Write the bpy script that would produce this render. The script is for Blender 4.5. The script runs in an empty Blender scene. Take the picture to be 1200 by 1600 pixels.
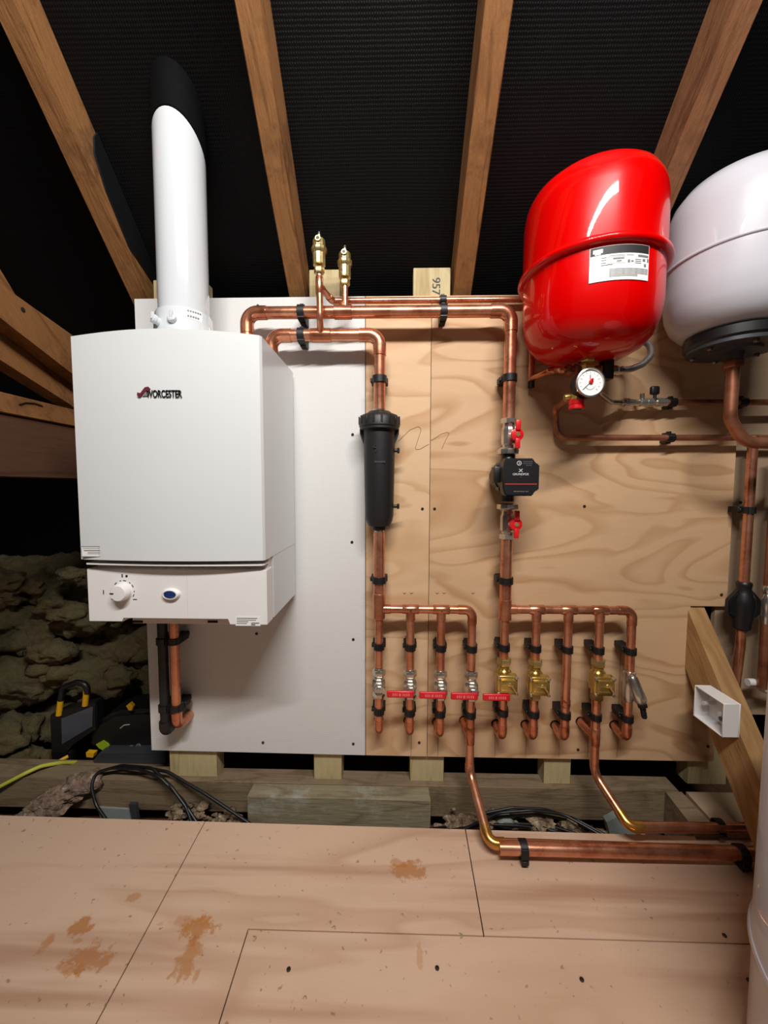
import bpy, bmesh, math, random
from mathutils import Vector, Matrix
PI = math.pi
random.seed(7)
S = bpy.context.scene
COL = S.collection

# ------------------------------------------------------------ camera, world, lamp, exposure
CAM = Vector((0, -1.04, 0.86))
_Y = Vector((14, 38, -600)).normalized()
_Z = Vector((26, 9474, 600)); _Z = (_Z - _Y * _Z.dot(_Y)).normalized()
_X = _Y.cross(_Z).normalized()
RCW = Matrix((_X, _Y, _Z))
cd = bpy.data.cameras.new('camera'); cam = bpy.data.objects.new('camera', cd); COL.objects.link(cam)
cd.sensor_fit = 'VERTICAL'; cd.sensor_height = 36; cd.lens = 13.5; cd.clip_start = 0.02
cam.matrix_world = Matrix.Translation(CAM) @ RCW.to_4x4()
S.camera = cam
W = bpy.data.worlds.new('world'); S.world = W; W.use_nodes = True
W.node_tree.nodes['Background'].inputs[0].default_value = (1.0, 0.93, 0.86, 1)
W.node_tree.nodes['Background'].inputs[1].default_value = 0.075
LAMP = Vector((0.12, -1.38, 2.15)); AIM = Vector((-0.22, 0, 0.98))
ld = bpy.data.lights.new('loft_lamp', 'AREA'); ld.shape = 'RECTANGLE'; ld.size = 1.05; ld.size_y = 0.05
ld.spread = math.radians(150); ld.energy = 34; ld.color = (1.0, 0.97, 0.93)
lo = bpy.data.objects.new('loft_lamp', ld); COL.objects.link(lo); lo.location = LAMP
lo.rotation_euler = (AIM - LAMP).to_track_quat('-Z', 'Y').to_euler()
S.view_settings.view_transform = 'Standard'; S.view_settings.look = 'None'
S.view_settings.exposure = 0.0; S.view_settings.gamma = 1; S.view_settings.use_curve_mapping = False

# ------------------------------------------------------------ pixel rays (1200x1600 frame)
def ray(px, py):
    return RCW @ Vector((px - 600, 800 - py, -600))
def at(px, py, Y=0.0):
    d = ray(px, py); return CAM + d * ((Y - CAM.y) / d.y)
def atz(px, py, z=0.0):
    d = ray(px, py); return CAM + d * ((z - CAM.z) / d.z)
def atx(px, py, X):
    d = ray(px, py); return CAM + d * ((X - CAM.x) / d.x)

# ------------------------------------------------------------ materials
MATS = {}
def srgb(r, g, b):
    f = lambda c: (c/255/12.92) if c/255 <= .04045 else ((c/255+.055)/1.055)**2.4
    return (f(r), f(g), f(b), 1)
def base_mat(name, col, rough=0.5, metal=0.0, coat=0.0, spec=0.5):
    m = bpy.data.materials.new(name); m.use_nodes = True
    b = m.node_tree.nodes['Principled BSDF']
    b.inputs['Base Color'].default_value = col; b.inputs['Roughness'].default_value = rough
    b.inputs['Metallic'].default_value = metal; b.inputs['Coat Weight'].default_value = coat
    b.inputs['Coat Roughness'].default_value = 0.03
    b.inputs['Specular IOR Level'].default_value = spec
    MATS[name] = m
    return m, m.node_tree.nodes, m.node_tree.links, b
def coords(N, L, scale=(1,1,1), rot=(0,0,0), loc=(0,0,0), inv=False):
    t = N.new('ShaderNodeTexCoord'); mp = N.new('ShaderNodeMapping')
    if inv:
        mp.vector_type = 'TEXTURE'; scale = tuple(1/q for q in scale)
    mp.inputs['Scale'].default_value = scale; mp.inputs['Rotation'].default_value = rot; mp.inputs['Location'].default_value = loc
    L.new(t.outputs['Object'], mp.inputs['Vector']); return mp.outputs['Vector']
def noise(N, L, vec, scale, detail=4, rough=.55, dist=0):
    n = N.new('ShaderNodeTexNoise'); n.inputs['Scale'].default_value = scale; n.inputs['Detail'].default_value = detail
    n.inputs['Roughness'].default_value = rough; n.inputs['Distortion'].default_value = dist
    L.new(vec, n.inputs['Vector']); return n.outputs['Fac']
def ramp(N, L, fac, stops):
    r = N.new('ShaderNodeValToRGB'); e = r.color_ramp.elements
    e[0].position, e[0].color = stops[0]; e[1].position, e[1].color = stops[-1]
    for p, c in stops[1:-1]:
        x = e.new(p); x.color = c
    L.new(fac, r.inputs['Fac']); return r.outputs['Color']
def mixc(N, L, a, b, fac, mode='MIX'):
    m = N.new('ShaderNodeMix'); m.data_type = 'RGBA'; m.blend_type = mode
    for k, v in ((6, a), (7, b)):
        if isinstance(v, tuple): m.inputs[k].default_value = v
        else: L.new(v, m.inputs[k])
    if isinstance(fac, (int, float)): m.inputs[0].default_value = fac
    else: L.new(fac, m.inputs[0])
    return m.outputs[2]
def math_(N, L, op, a, b=None, clamp=False):
    m = N.new('ShaderNodeMath'); m.operation = op; m.use_clamp = clamp
    for k, v in ((0, a), (1, b)):
        if v is None: continue
        if isinstance(v, (int, float)): m.inputs[k].default_value = v
        else: L.new(v, m.inputs[k])
    return m.outputs[0]
def bump(N, L, b, h, strength=.3, dist=.002):
    u = N.new('ShaderNodeBump'); u.inputs['Strength'].default_value = strength; u.inputs['Distance'].default_value = dist
    L.new(h, u.inputs['Height']); L.new(u.outputs['Normal'], b.inputs['Normal'])
def plain(name, col, rough=.5, metal=0., coat=0., var=0.12, vs=40, bs=0.05, spec=.5):
    m, N, L, b = base_mat(name, col, rough, metal, coat, spec)
    v = coords(N, L); n = noise(N, L, v, vs)
    c2 = tuple(min(1, c*(1-var)) for c in col[:3]) + (1,)
    L.new(mixc(N, L, col, c2, n), b.inputs['Base Color'])
    L.new(math_(N, L, 'ADD', math_(N, L, 'MULTIPLY', n, .12), max(0.02, rough-.06)), b.inputs['Roughness'])
    if bs: bump(N, L, b, noise(N, L, v, vs*6), bs, .001)
    return m

def copper(name, c1, c2, c3, rough=.3, metal=.9):
    m, N, L, b = base_mat(name, c1, rough, metal)
    v = coords(N, L); n = noise(N, L, v, 22, 5, .6); n2 = noise(N, L, v, 90, 3)
    c = ramp(N, L, n, [(.3, c2), (.5, c1), (.72, c3)])
    L.new(mixc(N, L, c, c2, math_(N, L, 'MULTIPLY', n2, .35)), b.inputs['Base Color'])
    L.new(math_(N, L, 'ADD', math_(N, L, 'MULTIPLY', n, .25), rough-.12), b.inputs['Roughness'])
    bump(N, L, b, n2, .06, .001)
copper('copper', srgb(220,152,118), srgb(182,110,80), srgb(232,174,144), .27, .85)
copper('copper_fitting', srgb(214,142,108), srgb(170,98,68), srgb(228,162,130), .25, .85)
copper('copper_soldered', srgb(212,160,80), srgb(188,118,60), srgb(226,180,100), .25, .85)
copper('copper_old', srgb(172,112,84), srgb(132,80,58), srgb(186,130,100), .4, .75)
copper('brass', srgb(206,176,98), srgb(180,146,72), srgb(220,194,124), .25, .85)
copper('brass_pale', srgb(214,192,134), srgb(188,164,106), srgb(226,206,150), .3, .85)
copper('nickel', srgb(214,208,198), srgb(176,168,158), srgb(232,228,220), .22, .9)
copper('steel', srgb(190,188,184), srgb(150,148,144), srgb(216,214,210), .25, .95)
plain('white_enamel', srgb(212,215,216), .32, 0, .25, .02, 8, 0.02)
plain('white_side', srgb(210,213,216), .35, 0, .2, .02, 8, 0.02)
plain('cream_plastic', srgb(216,208,202), .45, 0, 0, .04, 20)
plain('white_plastic', srgb(228,226,224), .4, 0, .1, .04, 20)
plain('flue_white', srgb(200,204,208), .12, 0, .6, .02, 10, 0)
plain('red_enamel', srgb(208,0,0), .3, 0, .6, .04, 10, 0, .12)
plain('white_tank', srgb(194,194,202), .35, 0, .5, .03, 60, .03, .2)
plain('red_plastic', srgb(214,20,30), .35, 0, .2, .1, 40)
plain('red_print', srgb(238,112,118), .5)
plain('black_plastic', srgb(22,22,24), .42, 0, 0, .3, 60, .08)
plain('black_filter', srgb(23,23,25), .5, 0, 0, .2, 60, .08)
plain('felt_black', srgb(5,5,6), .8, 0, 0, .2, 60, 0, .1)
plain('black_clip', srgb(16,17,20), .5, 0, 0, .2, 60)
plain('black_cable', srgb(20,20,22), .4, 0, 0, .2, 60, 0)
plain('dark_grey', srgb(58,60,64), .4, 0, 0, .2, 50)
plain('grey_plastic', srgb(84,84,86), .5, 0, 0, .2, 50)
plain('lamp_glass', srgb(76,80,90), .2, 0, .3, .1, 20, 0)
plain('yellow_plastic', srgb(225,170,20), .45, 0, 0, .1, 40)
plain('lime_plastic', srgb(170,195,40), .5, 0, 0, .2, 40)
plain('lime_cable', srgb(190,190,70), .5, 0, 0, .1, 40, 0)
plain('ink', srgb(28,26,28), .6, 0, 0, .2)
plain('ink_grey', srgb(120,118,120), .6, 0, 0, .1)
plain('ink_light', srgb(214,214,214), .5, 0, 0, .05)
plain('logo_red', srgb(122,48,62), .35, .3, 0, .2)
plain('logo_dark', srgb(48,44,42), .3, .6, 0, .2)
plain('paper', srgb(232,232,230), .5, 0, 0, .02)
plain('dial_white', srgb(232,234,236), .3, 0, .3, .02, 8, 0)
plain('blue_glass', srgb(24,50,110), .15, 0, .6, .2, 60, 0)
plain('pencil', srgb(120,92,70), .8, 0, 0, .2)
plain('pump_red', srgb(190,60,50), .5)
plain('hole_dark', srgb(20,14,10), .9)
plain('screw_metal', srgb(70,60,52), .45, .6, 0, .3)
plain('sealant', srgb(226,224,220), .5, 0, .1, .05, 30)
plain('slate_bit', srgb(140,146,142), .7, 0, 0, .25, 30, .3)

def wood(name, c1, c2, c3, axis='X', scale=1.0, rough=.7, bs=.3, dark=None, contour=9, spec=.35):
    """axis = direction the grain runs"""
    m, N, L, b = base_mat(name, c1, rough, spec=spec)
    st = {'X': (.8,6,6), 'Y': (6,.8,6), 'Z': (6,6,.8), 'R': (6,.8,6), 'B': (6,.8,6)}[axis]
    rot = {'R': (-PI/4,0,0), 'B': (.937,0,0)}.get(axis, (0,0,0))
    v = coords(N, L, tuple(s*scale for s in st), rot, inv=True)
    a = noise(N, L, v, 1.2, 3, .5, .4)
    rings = math_(N, L, 'PINGPONG', math_(N, L, 'MULTIPLY', a, contour), 1.0)
    f = noise(N, L, v, 12, 5, .65)
    c = ramp(N, L, rings, [(0, c2), (.35, c1), (1, c1)])
    c = mixc(N, L, c, c3, math_(N, L, 'MULTIPLY', f, .6))
    if dark:
        sp = noise(N, L, coords(N, L, (1,1,1)), 9, 6, .7)
        c = mixc(N, L, c, dark, ramp(N, L, sp, [(.52, (0,0,0,1)), (.72, (1,1,1,1))]))
    L.new(c, b.inputs['Base Color'])
    bump(N, L, b, f, bs, .003)
    return m, N, L, b, c
wood('rafter_wood', srgb(156,108,62), srgb(118,76,40), srgb(96,60,32), 'R', 2.2, .75, .8, srgb(92,58,32))
wood('rafter_red', srgb(150,102,66), srgb(116,74,44), srgb(88,56,36), 'R', 2.2, .75, .8, srgb(96,62,40))
wood('truss_wood', srgb(150,102,58), srgb(122,78,42), srgb(88,56,32), 'R', 2, .75, .6, srgb(80,52,30))
wood('truss_dark', srgb(96,62,44), srgb(74,48,34), srgb(58,38,28), 'Y', 1.4, .8, .3)
wood('stud_wood', srgb(196,180,138), srgb(168,148,102), srgb(140,124,86), 'Z', 2, .7, .4)
wood('plate_wood', srgb(142,122,96), srgb(116,96,72), srgb(92,76,58), 'X', 2, .75, .6, srgb(96,80,56))
wood('grey_timber', srgb(150,138,112), srgb(124,110,84), srgb(98,88,68), 'X', 1.6, .8, .8, srgb(164,166,156))
wood('brace_wood', srgb(178,140,92), srgb(156,116,70), srgb(132,98,62), 'B', 1.6, .7, .5)
wood('edge_wood', srgb(150,118,84), srgb(120,92,62), srgb(100,76,52), 'X', 3, .8, .4)

def ply(name, c1, c2, c3, stains=None, seed=0, ring=8.0, rough=.62, strength=1.0):
    m, N, L, b = base_mat(name, c1, rough, spec=.35)
    v = coords(N, L, (1.1, 1.1, 3.6) if not stains else (.55, 3.0, 1), (0,0,0), (seed, seed*2, 0))
    a = noise(N, L, v, 1.5, 2.5, .45, .6)
    rg = math_(N, L, 'FRACT', math_(N, L, 'MULTIPLY', a, ring))
    cc = ramp(N, L, rg, [(0, c2), (.12, c1), (.62, c1), (1, c2)])
    big = noise(N, L, coords(N, L, (1,1,1)), 2.2, 2)
    cc = mixc(N, L, c1, cc, math_(N, L, 'MULTIPLY', big, 1.25*strength, True))
    fib = noise(N, L, coords(N, L, (5, 60, 60)), 6, 4, .7)
    cc = mixc(N, L, cc, c3, math_(N, L, 'MULTIPLY', fib, .42))
    blot = noise(N, L, coords(N, L, (2, 2, 7) if not stains else (1.2, 6, 1)), 2.0, 3)
    cc = mixc(N, L, cc, c3, math_(N, L, 'MULTIPLY', ramp(N, L, blot, [(.5,(0,0,0,1)), (.75,(1,1,1,1))]), .35))
    if stains:
        t = N.new('ShaderNodeTexCoord').outputs['Object']
        wob = noise(N, L, coords(N, L), 38, 4, .7)
        for (x, y, rx, ry, amt) in stains:
            mp = N.new('ShaderNodeMapping'); mp.vector_type = 'POINT'
            mp.inputs['Scale'].default_value = (1/rx, 1/ry, 0); mp.inputs['Location'].default_value = (-x/rx, -y/ry, 0)
            L.new(t, mp.inputs['Vector'])
            ln = N.new('ShaderNodeVectorMath'); ln.operation = 'LENGTH'; L.new(mp.outputs[0], ln.inputs[0])
            d = math_(N, L, 'ADD', ln.outputs['Value'], math_(N, L, 'MULTIPLY', math_(N, L, 'SUBTRACT', wob, .5), 3.2))
            k = math_(N, L, 'MULTIPLY', math_(N, L, 'MULTIPLY', math_(N, L, 'SUBTRACT', 1.0, d), 3.0, True), amt)
            cc = mixc(N, L, cc, srgb(176,112,44), k)
        sk = noise(N, L, coords(N, L, (.5, 9, 1), (0,0,.03)), 1.6, 3, .55)
        cc = mixc(N, L, cc, srgb(160,112,86), math_(N, L, 'MULTIPLY', ramp(N, L, sk, [(.53,(0,0,0,1)), (.68,(1,1,1,1))]), .6))
        spk = noise(N, L, coords(N, L), 70, 2, .5)
        cc = mixc(N, L, cc, srgb(120,88,66), math_(N, L, 'MULTIPLY', ramp(N, L, spk, [(.68,(0,0,0,1)), (.73,(1,1,1,1))]), .6))
    L.new(cc, b.inputs['Base Color']); bump(N, L, b, fib, .12, .001)
ply('plywood', srgb(214,180,142), srgb(188,146,102), srgb(182,146,114), None, 0, 8, .62, 1.3)
ply('plywood_mid', srgb(206,170,132), srgb(180,138,96), srgb(174,138,106), None, 3.3, 9, .62, 1.5)
ply('plywood_grey', srgb(160,138,114), srgb(162,138,110), srgb(152,128,102), None, 5, 5)
st = []
for (px, py, rx, ry, a) in ((128,1446,.022,.020,.8),(137,1498,.040,.026,.75),(115,1512,.03,.012,.5),(72,1474,.012,.014,.6),(122,1470,.010,.006,.5),
                            (312,1450,.034,.024,.75),(295,1497,.022,.040,.65),(308,1522,.006,.014,.5),(208,1402,.014,.010,.5),(640,1360,.046,.022,.7),
                            (622,1348,.022,.012,.5),(655,1493,.007,.022,.35),(300,1440,.05,.012,.35)):
    p = atz(px, py, 0); st.append((p.x, p.y, rx, ry, a))
ply('floor_ply', srgb(216,184,158), srgb(192,156,128), srgb(188,150,124), st, 0, 5.0, .6, 1.1)
ply('floor_chip', srgb(170,146,120), srgb(150,124,98), srgb(136,112,88), None, 2, 5)

def m_white_board():
    m, N, L, b = base_mat('white_board', srgb(208,208,206), .6)
    t = coords(N, L)
    w = []
    for ax in ('X', 'Z'):
        q = N.new('ShaderNodeTexWave'); q.bands_direction = ax; q.inputs['Scale'].default_value = 110; q.inputs['Distortion'].default_value = .6
        q.inputs['Detail Scale'].default_value = 3
        L.new(t, q.inputs['Vector']); w.append(q.outputs['Fac'])
    h = math_(N, L, 'MINIMUM', w[0], w[1])
    L.new(ramp(N, L, h, [(0, srgb(203,202,200)), (.3, srgb(213,213,211))]), b.inputs['Base Color'])
    bump(N, L, b, h, .35, .0012)
m_white_board()
def m_felt():
    m, N, L, b = base_mat('felt', srgb(11,11,12), .5, spec=.2)
    t = coords(N, L, (1,1,1), (PI/4, 0, 0))
    w1 = N.new('ShaderNodeTexWave'); w1.bands_direction = 'Y'; w1.inputs['Scale'].default_value = 46; w1.inputs['Distortion'].default_value = 1.2; w1.inputs['Detail Scale'].default_value = 4
    w2 = N.new('ShaderNodeTexWave'); w2.bands_direction = 'X'; w2.inputs['Scale'].default_value = 60; w2.inputs['Distortion'].default_value = 1.0
    L.new(t, w1.inputs['Vector']); L.new(t, w2.inputs['Vector'])
    h = math_(N, L, 'MULTIPLY', w1.outputs['Fac'], w2.outputs['Fac'])
    big = noise(N, L, coords(N, L), 3, 3)
    h2 = math_(N, L, 'ADD', h, math_(N, L, 'MULTIPLY', big, 9.0))
    bump(N, L, b, h2, .3, .003)
    L.new(ramp(N, L, math_(N, L, 'MULTIPLY', h, noise(N, L, coords(N, L, (1,4,4)), 4, 4)), [(.3, srgb(4,4,5)), (.75, srgb(14,14,16))]), b.inputs['Base Color'])
m_felt()
def m_wool():
    m, N, L, b = base_mat('mineral_wool', srgb(110,104,78), .95, spec=.1)
    v = coords(N, L); n = noise(N, L, v, 5, 3); f = noise(N, L, v, 60, 6, .75)
    c = ramp(N, L, n, [(.35, srgb(126,124,94)), (.55, srgb(146,128,90)), (.7, srgb(124,100,78))])
    L.new(mixc(N, L, c, srgb(84,78,58), f), b.inputs['Base Color']); bump(N, L, b, f, 1.0, .02)
    m, N, L, b = base_mat('tuft', srgb(160,136,118), .95, spec=.1)
    v = coords(N, L); n = noise(N, L, v, 60, 5, .75)
    L.new(ramp(N, L, n, [(.35, srgb(96,78,64)), (.6, srgb(158,134,116)), (.72, srgb(214,204,190))]), b.inputs['Base Color']); bump(N, L, b, n, 1.0, .01)
    m, N, L, b = base_mat('rubble', srgb(170,150,124), .95, spec=.1)
    v = coords(N, L); n = noise(N, L, v, 40, 4, .7)
    L.new(ramp(N, L, n, [(.35, srgb(70,58,46)), (.52, srgb(132,112,90)), (.7, srgb(186,172,148))]), b.inputs['Base Color']); bump(N, L, b, noise(N, L, v, 120, 4), .6, .004)
m_wool()
def m_braid():
    m, N, L, b = base_mat('steel_braid', srgb(186,184,182), .3, .9)
    t = coords(N, L)
    w = N.new('ShaderNodeTexVoronoi'); w.inputs['Scale'].default_value = 420; L.new(t, w.inputs['Vector'])
    bump(N, L, b, w.outputs['Distance'], .5, .001)
m_braid()

# ------------------------------------------------------------ mesh helpers
def new(): return bmesh.new()
def box(bm, lo_, hi, M=None, bev=0, seg=2):
    r = bmesh.ops.create_cube(bm, size=1)
    vs = r['verts']; lo_, hi = Vector(lo_), Vector(hi); c = (lo_+hi)/2; s = hi-lo_
    for v in vs: v.co = Vector((v.co.x*s.x, v.co.y*s.y, v.co.z*s.z)) + c
    if bev:
        es = list({e for v in vs for e in v.link_edges})
        r = bmesh.ops.bevel(bm, geom=es, offset=bev, segments=seg, affect='EDGES', profile=.5)
        vs = list({v for f in r['faces'] for v in f.verts} | {v for v in vs if v.is_valid})
        allv = set(vs)
        for v in vs:
            for f in v.link_faces: allv |= set(f.verts)
        vs = list(allv)
    if M is not None:
        for v in vs: v.co = M @ v.co
    return vs
def frame(d, up=None):
    d = Vector(d).normalized()
    a = Vector(up) if up is not None else (Vector((0,0,1)) if abs(d.z) < .9 else Vector((1,0,0)))
    x = a.cross(d)
    if x.length < 1e-6: x = Vector((1,0,0)).cross(d)
    x.normalize(); y = d.cross(x)
    return x, y
def fillet(pts, R, n=8):
    pts = [Vector(p) for p in pts]; out = [pts[0]]
    if isinstance(R, (int, float)): R = [R]*len(pts)
    for i in range(1, len(pts)-1):
        a, p, b = pts[i-1], pts[i], pts[i+1]
        u = (a-p).normalized(); w = (b-p).normalized()
        ang = u.angle(w)
        if R[i] <= 0 or ang > 3.1: out.append(p); continue
        t = min(R[i]/math.tan(ang/2), (a-p).length*.49 if i > 1 else (a-p).length*.95, (b-p).length*.49 if i < len(pts)-2 else (b-p).length*.95)
        s, e = p+u*t, p+w*t
        r = t*math.tan(ang/2)
        bis = (u+w).normalized(); c = p + bis*(r/math.sin(ang/2))
        v0, v1 = s-c, e-c; tot = v0.angle(v1)
        ax = v0.cross(v1).normalized()
        for k in range(n+1):
            out.append(c + Matrix.Rotation(tot*k/n, 3, ax) @ v0)
    out.append(pts[-1]); return out
def tube(bm, pts, r, seg=20, cap=True):
    pts = [Vector(p) for p in pts]; n = len(pts)
    rr = r if isinstance(r, (list, tuple)) else [r]*n
    T = []
    for i in range(n):
        a = pts[max(0,i-1)]; b = pts[min(n-1,i+1)]
        T.append((b-a).normalized())
    x, y = frame(T[0]); rings = []
    for i in range(n):
        if i:
            q = T[i-1].rotation_difference(T[i]); x = (q @ x).normalized()
            x = (x - T[i]*x.dot(T[i])).normalized()
        y = T[i].cross(x)
        rings.append([bm.verts.new(pts[i] + (x*math.cos(2*PI*k/seg) + y*math.sin(2*PI*k/seg))*rr[i]) for k in range(seg)])
    for i in range(n-1):
        for k in range(seg):
            bm.faces.new((rings[i][k], rings[i][(k+1)%seg], rings[i+1][(k+1)%seg], rings[i+1][k]))
    if cap:
        bm.faces.new(list(reversed(rings[0]))); bm.faces.new(rings[-1])
def lathe(bm, prof, o=(0,0,0), d=(0,0,1), seg=32, up=None):
    o = Vector(o); d = Vector(d).normalized(); x, y = frame(d, up); rings = []
    for (r, z) in prof:
        r = max(r, 1e-5)
        rings.append([bm.verts.new(o + d*z + (x*math.cos(2*PI*(k+.5)/seg) + y*math.sin(2*PI*(k+.5)/seg))*r) for k in range(seg)])
    for i in range(len(rings)-1):
        for k in range(seg):
            bm.faces.new((rings[i][k], rings[i][(k+1)%seg], rings[i+1][(k+1)%seg], rings[i+1][k]))
    bm.faces.new(list(reversed(rings[0]))); bm.faces.new(rings[-1])
def cyl(bm, a, b, r, seg=20):
    a, b = Vector(a), Vector(b); lathe(bm, [(r,0),(r,(b-a).length)], a, b-a, seg)
def hexn(bm, o, d, af, h, seg=6):
    R = af/2/math.cos(PI/6)
    lathe(bm, [(R*.9,0),(R,h*.14),(R,h*.86),(R*.9,h)], o, d, 6)
def prism(bm, poly, vec):
    """poly: planar 3D points; vec: extrusion"""
    vec = Vector(vec); a = [bm.verts.new(Vector(p)) for p in poly]; b = [bm.verts.new(Vector(p)+vec) for p in poly]
    n = len(a)
    bm.faces.new(a); bm.faces.new(list(reversed(b)))
    for i in range(n): bm.faces.new((a[i], b[i], b[(i+1)%n], a[(i+1)%n]))
def fin(bm):
    bmesh.ops.recalc_face_normals(bm, faces=bm.faces)
def obj(name, bm, mat, parent=None, label=None, smooth=True, ang=38, kind=None, group=None, cat=None, origin='auto'):
    fin(bm)
    me = bpy.data.meshes.new(name); bm.to_mesh(me); bm.free()
    if smooth:
        for p in me.polygons: p.use_smooth = True
        me.set_sharp_from_angle(angle=math.radians(ang))
    me.materials.append(MATS[mat])
    o = bpy.data.objects.new(name, me); COL.objects.link(o)
    if parent is not None:
        q = parent; off = Vector((0,0,0))
        while q is not None: off += q.location; q = q.parent
        me.transform(Matrix.Translation(-off)); o.parent = parent
    elif origin == 'auto':
        xs = [v.co for v in me.vertices]
        c = Vector(((min(v.x for v in xs)+max(v.x for v in xs))/2, (min(v.y for v in xs)+max(v.y for v in xs))/2, min(v.z for v in xs)))
        me.transform(Matrix.Translation(-c)); o.location = c
    if label: o['label'] = label
    if cat: o['category'] = cat
    if group: o['group'] = group
    if kind: o['kind'] = kind
    return o
def thing(name, loc, label, cat, group=None):
    o = bpy.data.objects.new(name, None); COL.objects.link(o); o.location = loc; o.empty_display_size = .02
    o['label'] = label; o['category'] = cat
    if group: o['group'] = group
    return o
def copy_tree(o, parent=None):
    c = o.copy(); COL.objects.link(c); c.parent = parent
    for ch in list(o.children):
        if ch.name in COL.objects: copy_tree(ch, c)
    return c
def text_bm(s, size, o, right=(1,0,0), up=(0,0,1), depth=.0006, align='CENTER'):
    cu = bpy.data.curves.new('t', 'FONT'); cu.body = s; cu.size = size; cu.extrude = depth; cu.align_x = align; cu.align_y = 'CENTER'
    ob = bpy.data.objects.new('t', cu); COL.objects.link(ob)
    dg = bpy.context.evaluated_depsgraph_get(); dg.update()
    me = bpy.data.meshes.new_from_object(ob.evaluated_get(dg))
    bpy.data.objects.remove(ob); bpy.data.curves.remove(cu)
    r = Vector(right).normalized(); u = Vector(up).normalized(); n = r.cross(u)
    M = Matrix((r, u, n)).transposed().to_4x4(); M.translation = Vector(o)
    me.transform(M); bm = new(); bm.from_mesh(me); bpy.data.meshes.remove(me); return bm

def on_cyl(px, py, C, R):
    d = ray(px, py); o = CAM - Vector((C.x, C.y, 0)); A = d.x**2+d.y**2; B = 2*(o.x*d.x+o.y*d.y); Cc = o.x**2+o.y**2-R*R
    disc = B*B-4*A*Cc
    t = (-B - math.sqrt(max(disc,0)))/(2*A); p = CAM + d*t
    return math.atan2(p.y-C.y, p.x-C.x), p.z
def patch(bm, C, R, a0, a1, z0, z1, th=.0004, n=14):
    A = [bm.verts.new((C.x+R*math.cos(a0+(a1-a0)*k/n), C.y+R*math.sin(a0+(a1-a0)*k/n), z)) for z in (z0,z1) for k in range(n+1)]
    B = [bm.verts.new((C.x+(R-th)*math.cos(a0+(a1-a0)*k/n), C.y+(R-th)*math.sin(a0+(a1-a0)*k/n), z)) for z in (z0,z1) for k in range(n+1)]
    m = n+1
    for k in range(n):
        bm.faces.new((A[k],A[k+1],A[m+k+1],A[m+k])); bm.faces.new((B[k],B[k+1],B[m+k+1],B[m+k]))
        bm.faces.new((A[k],A[k+1],B[k+1],B[k])); bm.faces.new((A[m+k],A[m+k+1],B[m+k+1],B[m+k]))
    bm.faces.new((A[0],A[m],B[m],B[0])); bm.faces.new((A[n],A[m+n],B[m+n],B[n]))
on_cyl0 = on_cyl

# ------------------------------------------------------------ setting: roof, floor
K = .86
def roofz(Y, off): return K + off - (Y + 1.04)          # z of a 45 degree plane at Y
bm = new()
nx, ny = 60, 60
vv = []
for i in range(nx+1):
    row = []
    for j in range(ny+1):
        X = -2.6 + 5.2*i/nx; Y = -1.95 + 3.15*j/ny
        sag = .012*math.sin((X+.264)/.456*2*PI+PI/2) + .006*math.sin(Y*9+X*3)
        row.append(bm.verts.new((X, Y, roofz(Y, 1.735) - sag)))
    vv.append(row)
for i in range(nx):
    for j in range(ny): bm.faces.new((vv[i][j], vv[i+1][j], vv[i+1][j+1], vv[i][j+1]))
ce = obj('ceiling', bm, 'felt', origin=None, kind='structure', label='black woven roofing felt sloping above the rafters')
sm = ce.modifiers.new('thick', 'SOLIDIFY'); sm.thickness = .004

# floor boards: seams follow the photographed joints
FE_L, FE_R = atz(-400, 1262), atz(1260, 1312)
def fl(px, py): return atz(px, py, 0)
edge = lambda X: FE_L.y + (FE_R.y-FE_L.y)*(X-FE_L.x)/(FE_R.x-FE_L.x)
s1a, s1b = fl(318,1288), fl(150,1600)
s2a, s2b = fl(728,1300), fl(757,1468)
s3a, s3b = fl(388,1452), fl(342,1600)
def lin(a, b, Y): return a.x + (b.x-a.x)*(Y-a.y)/(b.y-a.y)
YB = -2.6; g = .0012
YM = s3a.y
xm1 = s3a.x
bmA = new()
def slab(bm, poly, th=.018):
    prism(bm, [(p[0], p[1], 0) for p in poly], (0,0,-th))
def floorpiece(poly, lab):
    bm = new(); slab(bm, poly); return obj('floor', bm, 'floor_ply', origin=None, kind='structure', smooth=False, label=lab)
# left board
floorpiece([(-2.6,edge(-2.6)), (s1a.x-g, edge(s1a.x)), (lin(s1a,s1b,YM)-g, YM), (lin(s1a,s1b,-.9)-g, -.9), (lin(s1a,s1b,-.9)-g, YB), (-2.6, YB)], 'stained pink brown floor board left of the first long joint')
# centre back board
floorpiece([(s1a.x+g, edge(s1a.x)), (s2a.x-g, edge(s2a.x)), (lin(s2a,s2b,YM)-g, YM+g), (xm1-g, YM+g), (lin(s3a,s3b,-.9)-g, -.9), (lin(s3a,s3b,-.9)-g, YB), (lin(s1a,s1b,-.9)+g, YB), (lin(s1a,s1b,-.9)+g, -.9), (lin(s1a,s1b,YM)+g, YM)], 'floor board between the two back joints')
# right back board
floorpiece([(s2a.x+g, edge(s2a.x)), (1.7, edge(1.7)), (1.7, YM+g), (lin(s2a,s2b,YM)+g, YM+g)], 'floor board under the lower copper pipe')
# front board
floorpiece([(xm1+g, YM-g), (1.7, YM-g), (1.7, YB), (lin(s3a,s3b,-.9)+g, YB), (lin(s3a,s3b,-.9)+g, -.9)], 'front floor board with screw heads')
# subfloor under the gap and under everything
bm = new(); box(bm, (-2.6,-.2,-.16), (2.0, .9, -.13)); obj('floor', bm, 'truss_dark', kind='structure', label='dark rough base below the floor gap')

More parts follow.
